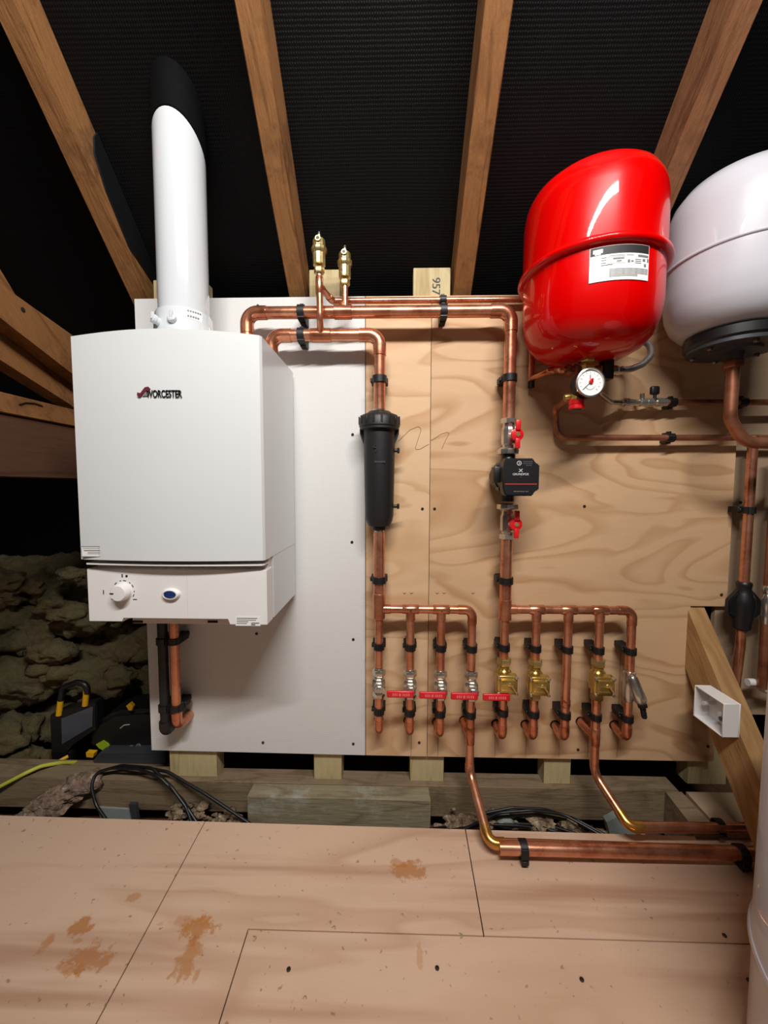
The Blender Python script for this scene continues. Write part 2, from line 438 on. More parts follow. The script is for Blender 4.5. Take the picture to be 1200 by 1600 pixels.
plain('dark_void', srgb(14,13,12), .9, 0, 0, .3, 10)  # near-black for the added screens, standing for unlit space
bm = new(); box(bm, (-2.6, 1.16, -.16), (2.6, 1.18, .40)); obj('leak_screen_back', bm, 'dark_void', kind='structure', label='added dark screen far behind the boards, keeping world light out')  # added to stop world light leaking through the gaps behind the boards
bm = new(); box(bm, (-2.62, -2.6, -.16), (-2.6, 1.18, 2.9)); obj('leak_screen_left', bm, 'dark_void', kind='structure', label='added dark screen at the left, keeping world light out')  # added, shuts out world light from the left
bm = new(); box(bm, (2.0, -2.6, -.16), (2.02, 1.18, 2.9)); obj('leak_screen_right', bm, 'dark_void', kind='structure', label='added dark screen at the right, keeping world light out')  # added, shuts out world light from the right

# ------------------------------------------------------------ boards on the wall
bw = [at(210,467), at(571,463), at(571,1180), at(237,1172)]
XL0, XS = -.712, at(571,820).x
z_top = at(571,463).z; z_bot = at(571,1180).z
zt2 = at(211,467).z
bm = new()
prism(bm, [(at(210,467).x,0,at(210,467).z), (XS-.001,0,z_top), (XS-.001,0,z_bot), (at(237,1172).x,0,at(237,1172).z)], (0,.012,0))
wb = obj('backing_board', bm, 'white_board', origin=None, smooth=False, label='white textured backing board behind the boiler', cat='board')
XC = at(671,820).x; XR = at(1143,820).x
zb1 = at(672,1182).z; zb2 = at(1125,1190).z
bm = new(); prism(bm, [(XS+.001,0,z_top), (XC-.0008,0,z_top), (XC-.0008,0,zb1), (XS+.001,0,z_bot)], (0,.012,0))
p1 = obj('plywood_sheet', bm, 'plywood', origin=None, smooth=False, label='narrow plywood sheet strip beside the white board, behind the black filter', cat='plywood')
n1, n2 = at(1079,947), at(1078,1048)
bm = new(); prism(bm, [(XC+.0008,0,z_top), (XR,0,z_top), (XR,0,n1.z), (n1.x,0,n1.z), (n1.x,0,n2.z), (XR-.01,0,n2.z), (XR-.01,0,zb2), (XC+.0008,0,zb1)], (0,.012,0))
p2 = obj('plywood_sheet', bm, 'plywood_mid', origin=None, smooth=False, label='wide plywood sheet with wavy grain behind the pump and red vessel', cat='plywood')
bm = new(); box(bm, (XR-.02, .0125, at(1150,1120).z), (1.6, .0245, z_top+.01))
p3 = obj('plywood_sheet', bm, 'plywood_grey', origin=None, smooth=False, label='greyish plywood sheet at the right behind the capped valve', cat='plywood')
# pencil marks
def pencil(par, pts, r=.0006, mat='pencil'):
    bm = new(); P = [at(x, y, -.0003) for x, y in pts]; tube(bm, fillet(P, .01, 5) if len(P) > 2 else P, r, 6); return obj('pencil_mark', bm, mat, par)
pencil(p1, [(622,690),(640,672),(661,663),(654,684),(648,703),(656,702),(670,694)])
pencil(p2, [(674,688),(690,678),(704,674),(698,684),(690,702)])
for x0, x1 in ((643,645),(685,684)): pencil(p1 if x0 < 660 else p2, [(x0,1140),(x0-1,1181)], .0005, 'hole_dark')
for x in (776,824,876,921,967): pencil(p2, [(x+3,1010),(x,1090),(x-3,1183)], .0005, 'pencil')
for x, par in ((630,p1),(641,p1),(681,p2),(692,p2),(737,p2)): pencil(par, [(x,926),(x+2,932),(x+4,926)], .0006, 'hole_dark')
# screw heads
def screw_proto(r):
    bm = new(); lathe(bm, [(r,0),(r,.0015),(r*.8,.0022),(r*.45,.0022),(r*.3,.0008)], (0,0,0), (0,-1,0), 14); return bm
SC = [(660,795,'in the narrow plywood strip, left of the long crack'),(679,795,'right of the long crack below the pencil squiggle'),
      (913,791,'in the plywood right of the pump'),(551,679,'in the white board left of the filter cap'),(550,847,'in the white board left of the filter foot'),
      (552,999,'low in the white board near its right edge'),(411,1160,'near the bottom edge of the white board'),(401,990,'in the white board just below the boiler corner'),
      (552,1162,'in the bottom right corner of the white board'),(1127,929,'above the notch at the plywood edge'),(903,1171,'below the row of pipe elbows'),
      (1106,1166,'in the plywood corner beside the sloping brace'),(655,1160,'low in the narrow strip between second and third elbows'),(1157,785,'above the clip on the far right pipe'),(403,478,'at the top edge of the white board above the upper pipe')]
sp = None
for x, y, t in SC:
    if sp is None:
        sp = obj('screw', screw_proto(.0038), 'screw_metal', origin=None); s = sp
    else: s = copy_tree(sp)
    s.location = at(x, y, 0 if x < 1140 else .0125); s['label'] = 'small dark screw head ' + t; s['category'] = 'screw'; s['group'] = 'screws in the wall boards'
FS = [(683,1513,'front left of centre'),(909,1531,'front right of centre'),(1132,1462,'right of centre, behind the other two'),(1170,1532,'beside the white cylinder'),(451,1515,'front left of the sawn board')]
fp = None
for x, y, t in FS:
    if fp is None:
        fp = copy_tree(sp); fp.name = 'floor_screw'; s = fp
    else: s = copy_tree(fp)
    s.location = atz(x, y, 0.0003); s.rotation_euler = (-PI/2,0,0); s['label'] = 'dark screw head sunk in the floor board, ' + t; s['group'] = 'screws in the floor'

# ------------------------------------------------------------ rafters, studs, plates
def rafter(x0, x1, lab, mat='rafter_wood', off=1.6):
    bm = new(); Y0, Y1 = -2.0, .55; z0, z1 = roofz(Y0, off), roofz(Y1, off); t = .1/math.sqrt(2)
    prism(bm, [(x0,Y0,z0), (x0,Y1,z1), (x0,Y1+t,z1+t), (x0,Y0+t,z0+t)], (x1-x0,0,0))
    bmesh.ops.bevel(bm, geom=list(bm.edges), offset=.002, segments=1, affect='EDGES')
    return obj('rafter', bm, mat, label=lab, cat='rafter', group='roof rafters')
r1 = rafter(-.728, -.682, 'leftmost brown roof rafter, the one with a black felt flap on its side')
rafter(-.287, -.239, 'rough sawn roof rafter between the flue and the two brass vents')
rafter(.158, .210, 'roof rafter just left of the red vessel, beside the stud marked 957')
rafter(.597, .647, 'reddish roof rafter passing behind the red vessel', 'rafter_red')
bm = new(); X = -.681
pf = [atx(145,214,X), atx(150,207,X), atx(158,214,X), atx(188,285,X), atx(210,330,X), atx(240,392,X), atx(243,425,X), atx(240,445,X), atx(200,385,X), atx(165,300,X), atx(146,240,X)]
prism(bm, pf, (.004,0,0)); obj('felt_flap', bm, 'black_plastic', label='black felt flap lapped over the side of the leftmost rafter', cat='felt flap')
def stud(xa, xb, ya, yb, Y, lab, ybot=1224, text=None):
    a = at((xa[0]+xa[1])/2, ya, Y); bm = new()
    X0 = at(xa[0], ya, Y).x; X1 = at(xa[1], ya, Y).x; zb = .0175
    box(bm, (X0, Y, zb), (X1, Y+.045, a.z), None, .0015, 1)
    return obj('wall_stud', bm, 'stud_wood', label=lab, cat='stud', group='timber studs behind the boards')
s_l = stud((239,320), 0, 437, 0, .014, 'timber stud below the left end of the white board')
stud((483,531), 0, 421, 0, .014, 'pale timber stud rising behind the two brass vents')
s957 = stud((646,704), 0, 418, 0, .014, 'pale timber stud marked 957 beside the third rafter')
stud((870,916), 0, 520, 0, .014, 'timber stud showing only below the boards, with a stamped end')
stud((1087,1150), 0, 975, 0, .0255, 'timber stud inside the notch of the plywood, below the right vessel')
c = at(681, 447, .0135)
bm = text_bm('957', .030, c, right=(0,0,-1), up=(1,0,0)); obj('stamped_number', bm, 'ink', s957, label='stamped number 957')
# sole plate and blocks
zs = at(700,1228,-.004).z; 
bm = new(); box(bm, (-1.25, -.004, -.072), (.80, .05, zs-.0005), None, .002, 1)
obj('sole_plate', bm, 'plate_wood', label='long brown sole plate timber running under the wall boards', cat='timber')
a0, a1 = at(386,1240,-.05), at(673,1247,-.05)
bm = new(); box(bm, (a0.x, -.052, -.12), (a1.x, -.0045, at(530,1247,-.052).z), None, .003, 1)
obj('timber_block', bm, 'grey_timber', label='weathered grey timber block with a split, lying before the sole plate', cat='timber block')
bm = new(); box(bm, (-1.7, .052, -.09), (-.66, .10, .0), None, .003, 1)
obj('joist', bm, 'plate_wood', label='dusty joist at the far left below the work light', cat='joist')
# right joist with torn film and chip floor piece
bm = new(); prism(bm, [(at(1040,1225,-.005).x,-.0045,.0185), (at(1066,1222,-.005).x,-.0045,.0185), (at(1125,1300,-.13).x,-.13,.0185), (at(1088,1300,-.13).x,-.13,.0185)], (0,0,-.12))
obj('joist', bm, 'plate_wood', label='joist end with torn film on top, running out to the right pipe', cat='joist')
bm = new(); prism(bm, [(at(1072,1222,-.005).x,-.006,.020), (1.35,-.006,.020), (1.35,-.13,.020), (at(1128,1300,-.13).x,-.13,.020)], (0,0,-.016))
obj('floor_offcut', bm, 'floor_chip', label='dusty board offcut on the joist beside the foot of the sloping brace', cat='board')

# sloping brace
def brz(Y, z0): return K + z0 - 1.36*(0 - Y)
bm = new(); Y0, Y1 = -.375, .1
prism(bm, [(.80, Y1, brz(Y1,-.329)), (.80, Y0, brz(Y0,-.329)), (.80, Y0+.0, .002), (.80, brz(0,-.488) and -(K-.488-.002)/1.36, .002), (.80, Y1, brz(Y1,-.488))] if brz(Y0,-.329) > .004 else
      [(.80, Y1, brz(Y1,-.329)), (.80, -(K-.329-.002)/1.36, .002), (.80, -(K-.488-.002)/1.36, .002), (.80, Y1, brz(Y1,-.488))], (.047,0,0))
obj('timber_brace', bm, 'brace_wood', label='sloping timber brace passing through the plywood notch, with a white box on it', cat='timber brace', smooth=False)
# white back box on the brace: open face towards -X... it sits on the brace side
bx = thing('socket_box', at(1115,1150,-.06), 'empty white plastic socket box screwed to the sloping brace', 'socket box')
ax = .799; c0, c1 = atx(1146,1100,ax), atx(1146,1100,ax)
ya, yb = atx(1147,1098,ax).y, None
BX = dict(x1=.799, x0=.760)
pA = atx(1146,1099,.799); pB = atx(1084,1078,.76)
y_n = atx(1128,1155,.760).y; y_f = atx(1085,1078,.760).y
zt_, zb_ = atx(1128,1098,.760).z, atx(1128,1152,.760).z
bm = new(); t = .0025
box(bm, (.796,y_n,zb_), (.799,y_f,zt_)); 
box(bm, (.760,y_n,zb_), (.7958,y_n+t,zt_)); box(bm, (.760,y_f-t,zb_), (.7958,y_f,zt_))
box(bm, (.760,y_n+t,zb_), (.7958,y_f-t,zb_+t)); box(bm, (.760,y_n+t,zt_-t), (.7958,y_f-t,zt_))
bmesh.ops.bevel(bm, geom=list(bm.edges), offset=.0006, segments=1, affect='EDGES')
obj('box_shell', bm, 'white_plastic', bx)
ym = (y_n+y_f)/2; zm = (zb_+zt_)/2
for dy in (-.6,.6):
    bm = new(); cyl(bm, (.796, ym+dy*(y_f-y_n)/2*.9, zm+.004), (.768, ym+dy*(y_f-y_n)/2*.9, zm+.004), .005, 12); obj('screw_lug', bm, 'white_plastic', bx)
for (dy, dz) in ((-.5,-.6),(.1,-.6),(-.2,-.15),(-.5,.4)):
    bm = new(); y = ym+dy*(y_f-y_n)/2; z = zm+dz*(zt_-zb_)/2; cyl(bm, (.796,y,z), (.7945,y,z), .0055, 12); obj('knockout', bm, 'grey_plastic', bx, label='dark knockout hole')

# ------------------------------------------------------------ left truss timbers
def timber(pts, X, th, lab, mat='truss_wood'):
    bm = new(); prism(bm, [atx(x, y, X) for x, y in pts], (-th, 0, 0))
    bmesh.ops.bevel(bm, geom=list(bm.edges), offset=.002, segments=1, affect='EDGES')
    return obj('truss_timber', bm, mat, label=lab, cat='truss timber', group='truss timbers left of the boiler')
ua_ = timber([(-60,398),(22,459),(112,523),(150,552),(150,612),(108,580),(20,512),(-60,450)], -.90, .045, 'upper brown truss timber left of the boiler, with a dark knot')
bm = new(); c = atx(36,484,-.8995); lathe(bm, [(.006,0),(.005,.0008)], c, (1,0,0), 14); obj('knot', bm, 'hole_dark', ua_, label='dark knot')
timber([(-60,340),(-20,385),(26,462),(22,520),(-20,490),(-60,440)], -.948, .045, 'short steep truss timber at the far left above the others')
timber([(-60,470),(0,505),(20,514),(150,625),(150,668),(110,631),(0,562),(-60,525)], -.948, .045, 'lower diagonal truss timber left of the boiler')
z1_, z2_, z3_ = atx(0,745,-.90).z, atx(0,645,-.90).z, atx(0,612,-.895).z
bm = new(); box(bm, (-.945,-.62,z1_), (-.90,.22,z2_), None, .002, 1); obj('truss_timber', bm, 'truss_dark', label='deep dark tie timber left of the boiler, below a paler batten', cat='truss timber', group='truss timbers left of the boiler')
bm = new(); box(bm, (-.945,-.62,z2_+.0005), (-.893,.22,z3_), None, .002, 1); bt_ = obj('truss_timber', bm, 'truss_wood', label='paler batten with a bent nail, on top of the deep dark tie timber', cat='truss timber', group='truss timbers left of the boiler')
bm = new(); tube(bm, fillet([atx(x, y, -.8915) for x, y in ((30,632),(40,629),(54,630),(66,634))], .01, 4), .0016, 8); obj('bent_nail', bm, 'screw_metal', bt_, label='bent nail')

# ------------------------------------------------------------ boiler
FY = -.26
bl = at(108,528,FY); bb = at(413,876,FY)
BX0, BX1 = (at(108,528,FY).x+at(124,870,FY).x)/2, (at(408,523,FY).x+at(413,875,FY).x)/2
BT = at(408,524,FY).z; BM = at(413,876,FY).z; BB = at(416,977,FY+.012).z
boiler = thing('boiler', ((BX0+BX1)/2, -.14, BB), 'white wall hung gas boiler on the textured white board', 'boiler')
W_ = BX1-BX0
def plan(x0, x1, yf, yb, bow, n=24, r=.006):
    pts = [(x0, yb), (x0, yf+r)]
    for k in range(n+1):
        u = k/n; x = x0 + r*.6 + (x1-x0-1.2*r)*u; pts.append((x, yf - bow*math.sin(PI*u)**.9 if bow else yf))
    pts += [(x1, yf+r), (x1, yb)]
    return pts
def vert_prism(bm, pl, zb, zt):
    a = [bm.verts.new((x, y, zb(x) if callable(zb) else zb)) for x, y in pl]
    b = [bm.verts.new((x, y, zt(x) if callable(zt) else zt)) for x, y in pl]
    n = len(a); bm.faces.new(a); bm.faces.new(b)
    for i in range(n): bm.faces.new((a[i], a[(i+1)%n], b[(i+1)%n], b[i]))
u_of = lambda x: max(0, min(1, (x-BX0)/W_))
bm = new(); vert_prism(bm, plan(BX0, BX1, FY, -.015, .014), BM, lambda x: BT + .009*math.sin(PI*u_of(x)))
obj('front_casing', bm, 'white_enamel', boiler, ang=30)
bm = new(); vert_prism(bm, plan(BX0+.008, BX1-.0005, FY+.0535, -.015, 0), BB+.002, BM-.0006); obj('side_casing', bm, 'white_side', boiler, ang=30)
bm = new(); vert_prism(bm, plan(BX0+.012, BX1-.004, FY+.030, FY+.056, .002), BM-.024, BM-.0005); obj('recess_strip', bm, 'cream_plastic', boiler, ang=30)
bm = new(); vert_prism(bm, plan(BX0+.008, BX1-.003, FY+.003, FY+.031, .010), BM-.0115, BM-.0085); obj('shadow_lip', bm, 'white_plastic', boiler, ang=30)
# control panel with cut-out
PY = FY+.012
px0, px1 = at(137,930,PY).x, BX1-.001
PT = BM-.0225
pzb = BB
cl, cr = at(192,960,PY).x, at(357,960,PY).x; cz = at(270,965,PY).z
bm = new()
poly = [(px0,PY,PT), (px1,PY,PT), (px1,PY,pzb), (cr+.002,PY,pzb), (cr,PY,cz), (cl,PY,cz), (cl-.001,PY,pzb+.004), (px0,PY,pzb+.004)]
prism(bm, poly, (0,.04,0)); bmesh.ops.bevel(bm, geom=[e for e in bm.edges], offset=.0015, segments=2, affect='EDGES')
pan = obj('control_panel', bm, 'white_plastic', boiler, ang=50)
bm = new(); box(bm, (px0+.01, PY+.041, BB+.008), (px1-.01, FY+.053, BB+.0115)); obj('underside', bm, 'cream_plastic', boiler)
bm = new(); box(bm, (cl+.002, PY+.026, BB-.0085), (cr-.002, PY+.0395, cz-.0005), None, .001, 1); obj('bottom_bar', bm, 'cream_plastic', boiler)
for x in (216, 333):
    bm = new(); c = at(x, 971, PY+.0255); box(bm, (c.x-.012, c.y-.0003, c.z-.003), (c.x+.010, c.y+.001, c.z+.002)); obj('latch_slot', bm, 'hole_dark', boiler, label='dark latch slot')
# knob
kc = at(193,924,PY)
bm = new(); lathe(bm, [(.020,0),(.020,.001),(.0185,.0015),(.0175,.016),(.0155,.0185),(.001,.019)], kc, (0,-1,0), 40)
kn = obj('knob', bm, 'white_plastic', pan)
bm = new(); box(bm, (kc.x-.016, kc.y-.0196, kc.z-.0012), (kc.x-.008, kc.y-.0188, kc.z+.0012)); obj('knob_mark', bm, 'ink', kn)
bm = new()
for k in range(9):
    a = math.radians(-30 + k*26); R0, R1 = .0225, .0242
    for q in range(4):
        b0 = a + q*.07; b1 = b0+.07
        if k % 2 == 0 or q < 2:
            P = [kc + Vector((math.cos(b)*R, -.0004, math.sin(b)*R)) for b, R in ((b0,R0),(b1,R0),(b1,R1),(b0,R1))]
            prism(bm, P, (0,.0003,0))
obj('dial_scale', bm, 'ink', pan)
def bars(par, name, mat, rects, Y, th=.0004):
    bm = new()
    for (x0, y0, x1, y1) in rects:
        a, b = at(x0, y0, Y), at(x1, y1, Y); box(bm, (min(a.x,b.x), Y-th, min(a.z,b.z)), (max(a.x,b.x), Y, max(a.z,b.z)))
    return obj(name, bm, mat, par, smooth=False)
bars(pan, 'printed_marks', 'ink', [(161,922,162.6,928.5),(173,925,179,926.2),(174,936,181,937),(208,936,214,937.2),(190,897,192,902)], PY-.0003)
bm = new(); c = at(198,900,PY); cyl(bm, c, c+Vector((0,-.001,0)), .0024, 16); obj('indicator_light', bm, 'ink', pan, label='small black indicator')
bm = new(); c = at(268,928,PY)
lathe(bm, [(.020,0),(.019,.004),(.0165,.0075),(.014,.008),(.0135,.006),(.001,.006)], (0,0,0), (0,-1,0), 40)
for v in bm.verts: v.co.z *= .62; v.co += c
bz = obj('display_bezel', bm, 'white_plastic', pan)
bm = new(); lathe(bm, [(.0128,.006),(.0125,.0072),(.007,.0082),(.001,.0085)], (0,0,0), (0,-1,0), 32)
for v in bm.verts: v.co.z *= .62; v.co += c
obj('display_lens', bm, 'blue_glass', bz, label='dark blue oval lens')
bm = new(); a, b = at(292,892,PY-.0002), at(292,962,PY-.0002); box(bm, (a.x-.0004, PY-.0004, b.z), (a.x+.0004, PY, a.z)); obj('panel_seam', bm, 'cream_plastic', pan)
# logo: bowed front at this x
def fyat(x): return FY - .014*math.sin(PI*u_of(x))**.9
lc = at(258,616,FY); ly = fyat(lc.x)-.0008
bm = text_bm('WORCESTER', .0205, (at(256,616,ly).x, ly, at(256,616,ly).z), depth=.0016)
sx = (at(284,616,ly).x-at(229,616,ly).x)/(max(v.co.x for v in bm.verts)-min(v.co.x for v in bm.verts))
x_c = at(229,616,ly).x; mn = min(v.co.x for v in bm.verts)
for v in bm.verts: v.co.x = x_c + (v.co.x-mn)*sx
lg = obj('brand_lettering', bm, 'logo_dark', boiler, label='raised dark lettering WORCESTER', smooth=False)
bm = new(); P = [at(x, y, ly-.002) for x, y in ((214,613),(219,614),(226,605),(231,604),(234,607),(232,611),(229,610),(218,620),(214,618))]
prism(bm, P, (0,.003,0)); obj('brand_emblem', bm, 'logo_red', boiler, label='small dark red arrow emblem', smooth=False)
bm = new(); P = [at(x, y, ly-.0012) for x, y in ((222,618.5),(228,611),(231,618.5))]; prism(bm, P, (0,.0022,0)); obj('emblem_fill', bm, 'ink_grey', boiler, smooth=False)
# stickers
sy = fyat(at(148,862,FY).x)-.0006
stk = bars(boiler, 'notice_sticker', 'paper', [(127.5,854,171,870)], sy)
bars(stk, 'sticker_border', 'ink', [(127.5,853.6,171,854.6),(127.5,869.4,171,870.2),(127.5,854,128.2,870),(170.3,854,171,870)], sy-.0004)
bars(stk, 'sticker_print', 'ink_grey', [(129.5,856.4,168,857.3),(131,859.4,167,861),(137,862.8,160,863.6),(137,864.8,158,865.4),(158,867.2,167,867.8)], sy-.0004)
stk = bars(boiler, 'rating_sticker', 'paper', [(368,963,407,978)], PY-.0005)
bars(stk, 'rating_print', 'ink', [(370,965.5,402,966.6),(370,968.3,400,969.3),(370,971,388,971.9),(370,973.8,386,974.6),(392.5,973,405,974.2),(392.5,975.4,399,976.8)], PY-.0009)
# flue
fc = at(283,330,-.14); FX = at(283.5,330,-.14).x; FR = .0535
zf0 = BT+.001
fl_t = thing('flue', (FX,-.14,zf0), 'glossy white flue pipe rising from the boiler through the black roof felt', 'flue pipe')
bm = new(); ztop = at(283,150,-.14).z + .12
n = 48
bot = [bm.verts.new((FX+FR*math.cos(2*PI*k/n), -.14+FR*math.sin(2*PI*k/n), zf0+.03)) for k in range(n)]
top = [bm.verts.new((v.co.x, v.co.y, roofz(v.co.y, 1.645))) for v in bot]
bm.faces.new(bot); bm.faces.new(top)
for k in range(n): bm.faces.new((bot[k], bot[(k+1)%n], top[(k+1)%n], top[k]))
obj('flue_tube', bm, 'flue_white', fl_t)
zc1 = at(283,479,-.19).z; hC = zc1 - zf0
bm = new(); lathe(bm, [(.0635,0),(.0635,hC-.030),(.0605,hC-.024),(.0605,hC-.006),(.058,hC-.001),(.0540,hC)], (FX,-.14,zf0), (0,0,1), 48); col = obj('flue_collar', bm, 'flue_white', fl_t)
for px_, q, tx in ((244,(-.55,-.75,.35),248),(272,(0,-.85,.5),272)):
    base = at(tx, 503, -.196); q = Vector(q).normalized()
    bm = new(); lathe(bm, [(.0085,-.016),(.0085,.006),(.0095,.0065),(.0095,.012),(.007,.014)], base, q, 18)
    e = base + q*.013; box(bm, e+Vector((-.0035,-.0025,-.002)), e+Vector((.0035,.0025,.013)), None, .001, 1)
    obj('test_cap', bm, 'flue_white', col)
a0f, zla = on_cyl0(291,502,Vector((FX,-.14,0)),.0608); a1f, _ = on_cyl0(316,503,Vector((FX,-.14,0)),.0608)
_, zlt = on_cyl0(303,484,Vector((FX,-.14,0)),.0608)
bm = new(); patch(bm, Vector((FX,-.14,0)), .0609, a0f, a1f, zla, zlt); lb = obj('flue_label', bm, 'paper', col)
bm = new()
for u in range(6):
    for (v0, v1) in ((.12,.24),(.5,.64),(.76,.86)):
        if u == 5 and v0 > .4: continue
        patch(bm, Vector((FX,-.14,0)), .0613, a0f+(a1f-a0f)*(.07+u*.15), a0f+(a1f-a0f)*(.07+u*.15+.11), zlt+(zla-zlt)*v1, zlt+(zla-zlt)*v0, .0003, 2)
obj('label_print', bm, 'ink_grey', lb)
bm = new()
b0 = [bm.verts.new((FX+.0548*math.cos(2*PI*k/n), -.14+.0548*math.sin(2*PI*k/n), roofz(-.14+FR*math.sin(2*PI*k/n), 1.648))) for k in range(n)]
b1 = [bm.verts.new((v.co.x, v.co.y, v.co.z+.10)) for v in b0]
bm.faces.new(b0); bm.faces.new(b1)
for k in range(n): bm.faces.new((b0[k], b0[(k+1)%n], b1[(k+1)%n], b1[k]))
obj('terminal_sleeve', bm, 'felt_black', fl_t, label='black terminal sleeve above the white flue tube')

# ------------------------------------------------------------ copper pipe builders
YP = -.055
def run(par, pts, r, kinds=None, mat='copper', fmat='copper_fitting', name='pipe_length'):
    """kinds[i] for inner corners: 'e' soldered elbow, 'b' bent pipe"""
    pts = [Vector(p) for p in pts]; n = len(pts); kinds = kinds or ['e']*(n-2)
    R = 1.9*r
    cur = [pts[0]]; rad = [0]
    def flush():
        if len(cur) > 1:
            bm = new(); tube(bm, fillet(cur, rad, 10), r, 22); obj(name, bm, mat, par)
    for i in range(1, n-1):
        k = kinds[i-1]
        if k == 'b': cur.append(pts[i]); rad.append(4.2*r); continue
        u = (pts[i-1]-pts[i]).normalized(); w = (pts[i+1]-pts[i]).normalized()
        ang = u.angle(w); t = R/math.tan(ang/2); s = t + 1.5*r
        cur.append(pts[i]+u*t); rad.append(0); flush()
        bm = new(); P = fillet([pts[i]+u*s, pts[i], pts[i]+w*s], R, 12)
        tube(bm, P, 1.13*r, 22); obj('elbow', bm, fmat if k == 'e' else 'copper_soldered', par)
        cur = [pts[i]+w*t]; rad = [0]
    cur.append(pts[-1]); rad.append(0); flush()
def tee(par, c, main, branch, r, rb=None, L=2.2, Lb=2.0, mat='copper_fitting'):
    rb = rb or r; main = Vector(main).normalized(); branch = Vector(branch).normalized(); c = Vector(c)
    bm = new(); lathe(bm, [(1.08*r,-L*r),(1.15*r,-L*r+.001),(1.15*r,L*r-.001),(1.08*r,L*r)], c, main, 24)
    lathe(bm, [(1.15*rb,0),(1.15*rb,r+Lb*rb-.001),(1.06*rb,r+Lb*rb)], c, branch, 24)
    obj('tee_fitting', bm, mat, par)
def sleeve(par, c, d, r, L=.02, mat='copper_fitting'):
    bm = new(); lathe(bm, [(1.06*r,-L/2),(1.12*r,-L/2+.001),(1.12*r,L/2-.001),(1.06*r,L/2)], c, d, 24); obj('coupling', bm, mat, par)
R28, R22, R15 = .0148, .0107, .0078

# clips -------------------------------------------------------
CL = {}
def clip(c, axis, r, back, label, off=None):
    """c centre of pipe, axis 'z','x'; back = distance pipe axis to the surface; base goes to +Y (or down when axis 'f')"""
    key = (axis, round(r,4), round(back,4))
    if key not in CL:
        th = .0035; h = .0085
        t = thing('pipe_clip', (0,0,0), label, 'pipe clip', 'black plastic pipe clips')
        bm = new(); n = 28; Ro, Ri = r+th, r+.0004
        prof = []
        ring = []
        for k in range(n+1):
            a = PI*1.0 + PI*k/n   # front half circle, -y side
            ring.append((math.cos(a), math.sin(a)))
        out = [(Ro, back*.55)] 
        A = [(x*Ro, y*Ro) for x, y in ring]; B = [(x*Ri, y*Ri) for x, y in ring]
        A = [(-Ro, r*.9)] + A + [(Ro, r*.9)]; B = [(-Ri, r*.9)] + B + [(Ri, r*.9)]
        for i in range(len(A)-1):
            P = [(A[i][0],A[i][1],-h), (A[i+1][0],A[i+1][1],-h), (B[i+1][0],B[i+1][1],-h), (B[i][0],B[i][1],-h)]
            prism(bm, P, (0,0,2*h))
        bmesh.ops.remove_doubles(bm, verts=bm.verts, dist=1e-5)
        obj('clip_strap', bm, 'black_clip', t)
        bm = new()
        box(bm, (-Ro-.003, r*.9+.0001, -h*.9), (Ro+.003, max(r+.003, back*.72), h*.9), None, .001, 1)
        box(bm, (-Ro*.8, max(r+.003, back*.72)-.001, -h*.8), (Ro*.8, back-.0006, h*.8), None, .001, 1)
        box(bm, (-Ro-.0055, r*.2, -h*.55), (-Ro-.0002, r*.9+.004, h*.55), None, .001, 1)
        obj('clip_base', bm, 'black_clip', t)
        CL[key] = t; o = t
    else: o = copy_tree(CL[key])
    o.location = c
    if axis == 'x': o.rotation_euler = (0, PI/2, 0)
    if axis == 'f': o.rotation_euler = Matrix(((0,0,1),(-1,0,0),(0,-1,0))).to_euler()
    o['label'] = label; o['category'] = 'pipe clip'
    return o

def V(px, py, Y=YP): return at(px, py, Y)
# --- flow pipe (upper)
zA = (V(390,487).z+V(790,488).z)/2; xA0 = V(386,500).x; xA1 = V(797,560).x
flow = thing('copper_pipework', (xA1,YP,V(797,650).z), 'upper copper pipe from the boiler top across and down to the pump', 'copper pipe')
run(flow, [(xA0,YP,BT+.002), (xA0,YP,zA), (xA1,YP,zA), (xA1,YP,V(797,655).z)], R28)
tee(flow, (V(536,487).x,YP,zA), (1,0,0), (0,0,1), R28, R15, 1.5, 1.0)
xv2 = V(539,470).x
bm = new(); cyl(bm, (xv2,YP,zA+.014), (xv2,YP,V(539,445).z), R15, 20); obj('vent_riser', bm, 'copper', flow)
# --- return pipe (second)
zB = (V(430,524).z+V(580,524).z)/2; xB0 = V(424,540).x; xB1 = V(593,590).x
ret = thing('copper_pipework', (xB1,YP,V(592,640).z), 'second copper pipe from the boiler top across and down to the black filter', 'copper pipe')
run(ret, [(xB0,YP,BT+.002), (xB0,YP,zB), (xB1,YP,zB), (xB1,YP,V(592,645).z)], R28)
tee(ret, (V(502,524).x,YP,zB), (1,0,0), (0,-.5,.87), R28, R15, 1.7, .5)
# --- vent riser in front of upper pipe with branch to the thin pipe
zc = V(600,470,-.03).z
ven = thing('copper_pipework', (V(502,524).x,YP-.045,zB), 'thin copper vent riser with a long thin pipe leading to the red vessel', 'copper pipe')
yv = YP-.034
top1 = at(499,430,yv)
run(ven, [(V(502,524).x,YP-.012,zB+.006), (top1.x+.001,yv,zB+.020), (top1.x,yv,top1.z)], R15, ['b'])
tj = at(499,446,yv)
tee(ven, tj, (0,0,1), Vector((.6,.45,-.66)), R15, R15, 2.6, .6)
yc = -.020
pc0 = at(519,470,yc)
xC1 = at(832,520,yc).x
zc = at(700,469,yc).z
run(ven, [tj+Vector((.004,.004,-.004)), (pc0.x,yc,zc), (xC1,yc,zc), (xC1,yc,at(829,596,yc).z)], R15, ['e','e'])
bm = new(); cyl(bm, (xC1,yc,at(829,597,yc).z), (xC1,yc,at(829,606,yc).z), .0085, 16); obj('end_cap', bm, 'black_plastic', ven, label='black end cap')
yg = -.12
run(ven, [(xC1,yc,at(829,592,yc).z), at(860,579,-.075), at(902,578,yg+.03)], R15, ['e'])
